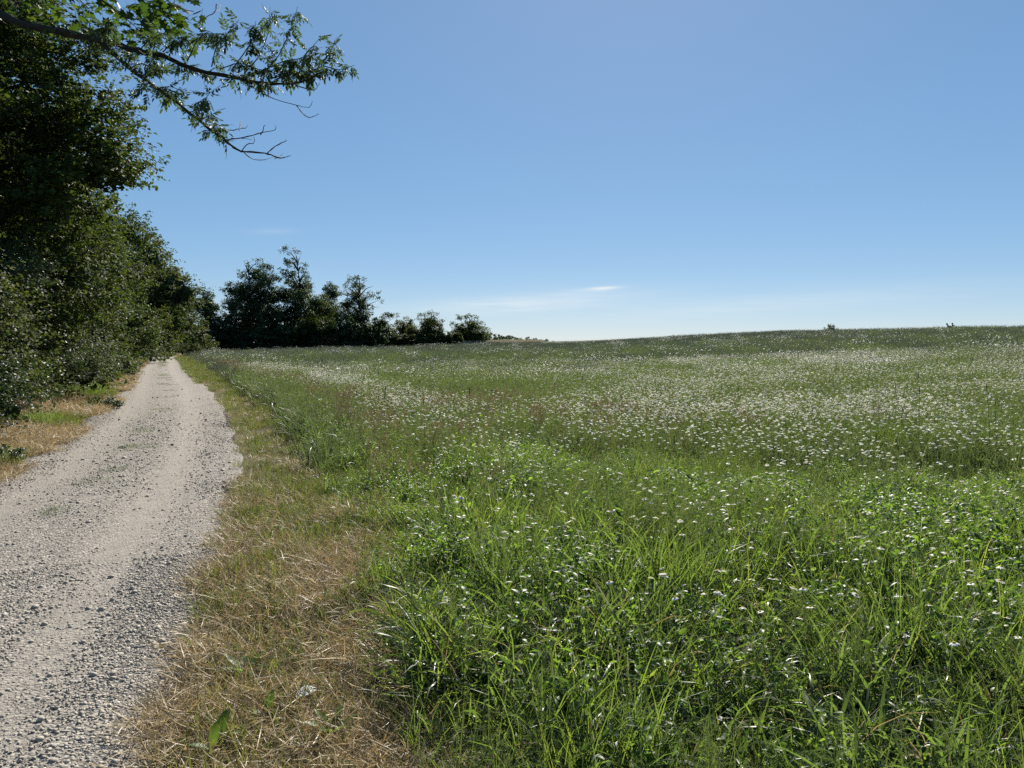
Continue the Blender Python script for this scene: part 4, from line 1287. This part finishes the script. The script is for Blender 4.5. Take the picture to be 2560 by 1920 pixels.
def maple_tree():
    e = empty('maple_tree', (-10.2, 9.6, float(ground_z(np.array([-10.2]), np.array([9.6]))[0])))
    tag(e, 'maple tree with dark lobed leaves hanging in from above the ash bough', 'tree')
    base = np.array(e.location)
    mb = MB(); P = spline([base + [0, 0, -.2], base + [.1, 0, 3], base + [.3, .2, 6], base + [.2, .1, 9]], 10)
    tube(mb, P, np.linspace(.24, .08, 10), 10); o = mb.build('trunk', M['bark'], e); o.location = -base
    c = lambda *p: [(a / 2.458, b / 2.458) for a, b in p]
    g = R(6)
    lines = [c((-1100, -700), (-300, -420), (300, -160), (620, 10), (760, 110), (850, 180)), c((300, -160), (700, -100), (900, 30), (1050, 130), (1180, 200)), c((700, -100), (950, -40), (1100, 40), (1190, 70)),
             c((620, 10), (700, 60), (900, 150), (1000, 230), (1060, 240)), c((850, 0), (920, 80), (1000, 100)), c((-300, -420), (-100, -100), (100, 20), (260, 60)), c((100, 20), (260, 20), (420, 70)), c((-100, -100), (150, -40), (380, 10), (440, 60))]
    qs = []
    for k, t in enumerate(lines):
        mb = MB(); q = bough(mb, t, [8.3, 7.9], .02 if k == 0 else .008, .003, 24, .02, 90 + k)
        if k == 0: tube(mb, spline([P[6], P[6] * .5 + q[0] * .5, q[0]], 6), np.linspace(.05, .022, 6), 6)
        o = mb.build('branch', M['twig'], e); o.location = -base
        qs.append(q)
    lv = [maple_leaf(1230 + i) for i in range(6)]
    for k, (q, cnt) in enumerate(zip(qs, (44, 58, 44, 44, 28, 28, 27, 27))):
        for j in range(cnt):
            f = g.uniform(.35 if k in (0, 5) else .1, 1.0)
            p = q[int(f * (len(q) - 1))] + g.normal(0, .13, 3) * [1, 1.3, .8]
            link_mesh('leaf', lv[int(g.integers(0, 6))], e, Vector(p - base), (g.normal(0, .6), g.normal(.35, .6), g.uniform(0, 6.28)), float(g.uniform(.1, .16)))


# ------------------------------------------------------------------ small single things
def gpos(px, py):
    """where the sight line through a photo pixel meets the ground"""
    lo, hi = 2.0, 200.0
    for _ in range(60):
        m = (lo + hi) / 2; p = at(px, py, m)
        if p[2] > float(ground_z(np.array([p[0]]), np.array([p[1]]))[0]): lo = m
        else: hi = m
    p = at(px, py, lo)
    return p[0], p[1], float(ground_z(np.array([p[0]]), np.array([p[1]]))[0])


def dock_plants():
    g = R(61)
    def plant(name, px, py, leaves, label, cat='weed', jag=0.0, sc=.85):
        x, y, z = gpos(px, py); e = empty(name, (x, y, z + .05)); tag(e, label, cat)
        for (az, el, L, Wd) in leaves:
            mb = MB(); a = math.radians(az)
            oval_leaf(mb, [math.cos(a) * .01, math.sin(a) * .01, .0], [math.cos(a) * math.cos(el), math.sin(a) * math.cos(el), math.sin(el)], [-math.cos(a) * math.sin(el), -math.sin(a) * math.sin(el), math.cos(el)], L * sc, Wd * sc, 0, g.uniform(.4, 1), .25, .3, jag)
            mb.build('leaf', M['weed'], e)
        return e
    plant('dock_seedling', 665, 1815, [(80, 1.2, .11, .055), (200, .5, .09, .045), (-20, .7, .08, .04)], 'young dock with one broad upright leaf in the dry hay')
    plant('dock_seedling', 690, 1775, [(60, 1.0, .09, .05), (-30, .8, .09, .05), (150, .6, .08, .04)], 'young dock with crinkled leaves just behind the upright-leaved one', jag=.4)
    plant('dock_seedling', 530, 1905, [(95, 1.2, .11, .05), (190, .6, .09, .04)], 'young dock at the front of the hay nearest the camera')
    plant('dock_seedling', 545, 1880, [(85, 1.1, .13, .06), (10, .6, .1, .045)], 'young dock with a tall pointed leaf behind the frontmost one')
    plant('thistle_rosette', 610, 1705, [(i * 51, .5 + .3 * (i % 2), .15, .05) for i in range(7)], 'dark spiky rosette lying in the hay above the docks', jag=.7)
    plant('thistle_rosette', 830, 1860, [(i * 60 + 20, .8, .13, .04) for i in range(6)], 'bright toothed rosette at the edge of the tall grass', jag=.8)
    plant('weed_clump', 905, 1530, [(i * 72 + 20, .9, .1, .04) for i in range(5)], 'small broad-leaved weed where the hay meets the tall grass')
    # clumps on the hedge-side verge
    for k, (px, py, s, lab) in enumerate([(252, 1018, 1.0, 'dark round weed clump standing on the dry verge by the hedge'), (318, 944, 1.1, 'low green weed clump farther up the hedge-side verge'), (30, 1165, .8, 'green weed clump on the dry verge nearest the camera'), (285, 1024, .5, 'small ragged weed at the track edge beside the dark clump')]):
        x, y, z = gpos(px, py); gg = R(70 + k)
        lb = [(gg.normal(0, .14), gg.normal(0, .14), .16, .2, .2, .14) for _ in range(3)]
        lb = [tuple(q * s for q in t) for t in lb]
        grow('weed_clump', (x, y, z), lb, .008, .045, 60, 12, .12, .04, M['leaf_shiny'], 75 + k, lab, 'weed', core=0)
    # tufts on the track
    for k, (px, py, s, lab) in enumerate([(360, 1082, 1.0, 'largest dark grass tuft on the crown of the track'), (318, 1128, .7, 'dark grass tuft on the track crown, nearer than the largest one'), (238, 1215, 1.0, 'spreading grass tuft on the crown of the track close to the camera'), (285, 1185, .8, 'thin grass tuft on the track just beyond the spreading one'), (130, 1295, .7, 'frontmost thin grass tuft on the gravel')]):
        x, y, z = gpos(px, py)
        for q in range(1):
            gg = R(85 + k); mb = MB()
            V, T, v, _ = blades(gg, 110, .26 * s, (.03, .1), (.002, .004), (.1, 1.0), (.1, 1.0), 3); V[:, 0] *= .7; mb.add(V, T, 0, v * .4)
            o = mb.build('grass_tuft', M['feather']); o.location = (x, y, float(track_surf(np.array([x]), np.array([y]))[0]) - .004)
            tag(o, lab, 'grass tuft')
    # clods and droppings
    g = R(95)
    pr = [stone_mesh(720 + i) for i in range(3)]
    for m_ in pr: m_.materials.clear(); m_.materials.append(M['clod'])
    for k, (px, py) in enumerate([(455, 976), (498, 1000), (478, 1005), (382, 999), (394, 998), (445, 994), (502, 1037), (515, 1053), (305, 1001), (104, 1138), (398, 1085), (430, 1120)]):
        x, y, z = gpos(px, py); o = link_mesh('clod', pr[k % 3], None, (x, y, float(track_surf(np.array([x]), np.array([y]))[0]) + .01), (0, 0, g.uniform(0, 6)), (.032, .026, .026))
        tag(o, 'small dark clod of earth lying on the pale gravel', 'clod', 'dark clods on the track')
    # torn, bleached leaf skeleton
    x, y, z = gpos(765, 1780)
    mb = MB(); gg = R(97)
    mid = np.column_stack([np.linspace(-.045, .055, 9), np.zeros(9), .012 * np.sin(np.linspace(0, 3.1, 9))])
    wd = np.array([.004, .02, .029, .033, .034, .031, .025, .015, .002])
    def band(A, Bp, w):
        A = np.asarray(A); Bp = np.asarray(Bp); d = unit(Bp - A); s = np.array([-d[1], d[0], 0]) * w * .5; u = np.array([0, 0, .0006])
        V = [A - s - u, A + s - u, Bp + s - u, Bp - s - u, A - s + u, A + s + u, Bp + s + u, Bp - s + u]
        mb.add(V, [(4, 5, 6), (4, 6, 7), (0, 2, 1), (0, 3, 2), (0, 1, 5), (0, 5, 4), (2, 3, 7), (2, 7, 6), (1, 2, 6), (1, 6, 5), (3, 0, 4), (3, 4, 7)], 0, gg.uniform())
    for s in (-1, 1):
        edge = np.column_stack([mid[:, 0], s * wd, mid[:, 2]])
        for i in range(8):
            band(edge[i], edge[i + 1], .0065); band(mid[i], mid[i + 1], .006)
            if i: band(mid[max(i - 1, 0)], edge[i], .0055 if i % 2 else .010)
        for i in (2, 5): band((mid[i] + edge[i]) * .5, (mid[i + 1] + edge[i + 1]) * .5, .014)
    o = mb.build('leaf_skeleton', M['petal'], smooth=False)
    o.location = (x, y, z + .085); o.rotation_euler = (.15, -.15, .5); o.scale = (.9,) * 3
    tag(o, 'bleached white leaf eaten to a net of veins lying on the hay', 'dead leaf')


def tall_stems():
    """dark cat's-tail stems that stand above the rest"""
    g = R(65)
    n = 220
    x, y = wedge(g, 4000, 8.5, 40, -33, 33); u = edge_u(x, y)
    q = np.exp(-((u - 2.6) / 1.0) ** 2) + .25
    ok = (u > 1.6) & (g.uniform(0, 1, len(x)) < q); x, y = x[ok][:n], y[ok][:n]
    kinds = []
    for i in range(5):
        gg = R(1300 + i); h = .8
        k = np.linspace(0, 1, 7); ax = np.column_stack([gg.normal(0, .03) * k ** 2, gg.normal(0, .03) * k ** 2, k * h])
        a = MB(); tube(a, ax, .0017, 4); b = MB()
        tip = ax[-1]; hd = spline([tip, tip + [.002, 0, .04], tip + [.004, .002, .085]], 7); tube(b, hd, np.array([.002, .004, .0045, .0045, .004, .003, .001]), 6)
        kinds.append((a.mesh('stem', M['feather']), b.mesh('seed_head', M['twig'])))
    z = ground_z(x, y)
    for i in range(len(x)):
        s, h = kinds[int(g.integers(0, 5))]
        e = empty('timothy_stem', (x[i], y[i], z[i])); e.rotation_euler = (g.normal(0, .06), g.normal(0, .06), g.uniform(0, 6.28)); sc = g.uniform(.8, 1.15); e.scale = (sc,) * 3
        tag(e, 'thin upright grass stem with a dark seed head above the flowers', 'grass stem', 'tall seeding stems in the meadow')
        link_mesh('stem', s, e); link_mesh('seed_head', h, e)


def person(px, depth, head_py, lean, label, pack, seed):
    """a walker beyond the crest, seen from the side, heading to the left"""
    p = at(px, head_py, depth)
    H = 1.74
    x, y = p[0], p[1]; z = p[2] - H + .02
    V, E, Rd = [], [], []
    def v(a, b, c, r): V.append((a, b, c)); Rd.append(r); return len(V) - 1
    def chain(*idx):
        for a, b in zip(idx, idx[1:]): E.append((a, b))
    # x: forward is negative x
    lx = lambda zz: -lean * max(0, zz - .95)
    pel = v(0, 0, .95, .135); ch1 = v(lx(1.15), 0, 1.15, .13); ch2 = v(lx(1.35) - .0, 0, 1.36, .15); nk = v(lx(1.5) - .02, 0, 1.5, .06); h1 = v(lx(1.6) - .05, 0, 1.59, .085); h2 = v(lx(1.68) - .06, 0, 1.67, .088)
    chain(pel, ch1, ch2, nk, h1, h2)
    for s, st in ((1, .25), (-1, -.25)):
        hp = v(0, .09 * s, .9, .1); kn = v(-st * .5 - .04, .1 * s, .5, .062); an = v(-st + .02 if st > 0 else -st + .04, .1 * s, .09, .042); to = v((-st + .02 if st > 0 else -st + .04) - .16, .1 * s, .04, .038)
        chain(pel, hp, kn, an, to)
        sh = v(lx(1.4), .17 * s, 1.4, .068); el = v(lx(1.15) + .09 * s, .22 * s, 1.13, .047); wr = v(lx(1.0) + .12 * s - .12, .21 * s, .93, .035); hd = v(lx(1.0) + .12 * s - .16, .2 * s, .84, .036)
        chain(ch2, sh, el, wr, hd)
    me = bpy.data.meshes.new('person_skeleton'); me.from_pydata(V, E, [])
    o = bpy.data.objects.new('person_skeleton', me); COL.objects.link(o)
    sk = o.modifiers.new('skin', 'SKIN'); sk.use_smooth_shade = True
    for i, r in enumerate(Rd): me.skin_vertices[0].data[i].radius = (r, r); me.skin_vertices[0].data[i].use_root = (i == 0)
    sb = o.modifiers.new('sub', 'SUBSURF'); sb.levels = sb.render_levels = 2
    dg = bpy.context.evaluated_depsgraph_get(); ev = o.evaluated_get(dg)
    m2 = bpy.data.meshes.new_from_object(ev)
    bpy.data.objects.remove(o)
    for mm in (M['skin'], M['jacket'], M['trousers'], M['shoe']): m2.materials.append(mm)
    for pl in m2.polygons:
        c = pl.center
        hand = c.z < .91 and abs(c.y) > .17
        pl.material_index = 0 if c.z > 1.5 or hand else (1 if c.z > .98 or (abs(c.y) > .165 and c.z > .7) else (3 if c.z < .1 else 2))
        pl.use_smooth = True
    b = link_mesh('person', m2, None, (x, y, z)); tag(b, label, 'person', 'walkers on the crest')
    hb = MB(); cx = lx(1.68) - .045
    th = np.linspace(0, 2 * np.pi, 12, endpoint=False); rings = []
    for q, rr in ((1.6, .098), (1.66, .104), (1.72, .09), (1.76, .055), (1.775, .0)):
        rings.append(np.column_stack([cx + .012 + np.cos(th) * rr, np.sin(th) * rr * .9, np.full(12, q) - .03 * (np.cos(th) < -.3) * (q < 1.65) + .06 * (np.cos(th) < -.5) * (q < 1.63)]))
    Vh = np.vstack(rings); Th = []
    for i in range(4):
        for j in range(12):
            a, c2 = i * 12 + j, i * 12 + (j + 1) % 12
            Th += [(a, c2, c2 + 12), (a, c2 + 12, a + 12)]
    hb.add(Vh, Th, 0, .5); hb.build('hair', M['hair'], b)
    if pack:
        pk = MB(); g = R(seed)
        th = np.linspace(0, 2 * np.pi, 10, endpoint=False)
        rings = [np.column_stack([lx(q) + .25 + np.sign(np.cos(th)) * np.abs(np.cos(th)) ** .5 * w * .7, np.sign(np.sin(th)) * np.abs(np.sin(th)) ** .5 * w * 1.1, np.full(10, q)]) for q, w in ((1.0, .02), (1.01, .12), (1.1, .15), (1.3, .14), (1.42, .1), (1.44, .02))]
        Vp = np.vstack(rings); Tp = []
        for i in range(5):
            for j in range(10):
                a, c2 = i * 10 + j, i * 10 + (j + 1) % 10
                Tp += [(a, c2, c2 + 10), (a, c2 + 10, a + 10)]
        pk.add(Vp, Tp, 0, .5)
        o = pk.build('backpack', M['pack']); o.location = (x, y, z); tag(o, 'dark backpack on the leaning walker in front on the crest', 'backpack')


M['skin'] = solid_mat('skin', [(0, (.4, .25, .18)), (1, (.45, .28, .2))], .6)
M['jacket'] = solid_mat('dark_jacket', [(0, (.02, .022, .03)), (1, (.035, .035, .045))], .8)
M['trousers'] = solid_mat('dark_trousers', [(0, (.025, .027, .035)), (1, (.04, .04, .05))], .85)
M['shoe'] = solid_mat('shoe', [(0, (.05, .04, .03)), (1, (.07, .06, .05))], .7)
M['hair'] = solid_mat('dark_hair', [(0, (.015, .012, .01)), (1, (.03, .022, .016))], .6)
M['pack'] = solid_mat('backpack_cloth', [(0, (.03, .02, .02)), (1, (.05, .03, .03))], .8)

def build_haze():
    mb = MB(); a = np.array([-260.0, -30, -14]); b = np.array([260.0, 480, 19])
    V = [(x, y, z) for x in (a[0], b[0]) for y in (a[1], b[1]) for z in (a[2], b[2])]
    T = [(0, 1, 3), (0, 3, 2), (4, 6, 7), (4, 7, 5), (0, 4, 5), (0, 5, 1), (2, 3, 7), (2, 7, 6), (0, 2, 6), (0, 6, 4), (1, 5, 7), (1, 7, 3)]
    mb.add(V, T)
    m, n, l = new_mat('pale_air')
    pv = n.new('ShaderNodeVolumePrincipled'); pv.inputs['Color'].default_value = (.86, .92, 1.0, 1)
    pv.inputs['Density'].default_value = HAZE; pv.inputs['Anisotropy'].default_value = .6
    o = n.new('ShaderNodeOutputMaterial'); l.new(pv.outputs[0], o.inputs['Volume'])
    h = mb.build('haze', m, smooth=False)
    tag(h, 'thin pale air over the field that softens the far trees', 'haze', kind='stuff')


HAZE = 0
import time as _t_
_t0 = _t_.time()
def _run(f):
    a = _t_.time(); f(); print('%s %.1fs' % (f.__name__, _t_.time() - a))


for f in (hedge_row, far_trees, ash_tree, maple_tree, meadow, chamomile, verges, stones, dock_plants, tall_stems):
    _run(f)
person(2376, 96, 808.6, .55, 'dark-haired walker with a backpack leaning forward on the crest', True, 1)
person(2385.5, 97, 807.8, .28, 'dark-haired walker close behind the one with the backpack on the crest', False, 2)
if HAZE: build_haze()
print('script', _t_.time() - _t0)
print('tris', sum(len(m.polygons) for m in bpy.data.meshes if m.users))
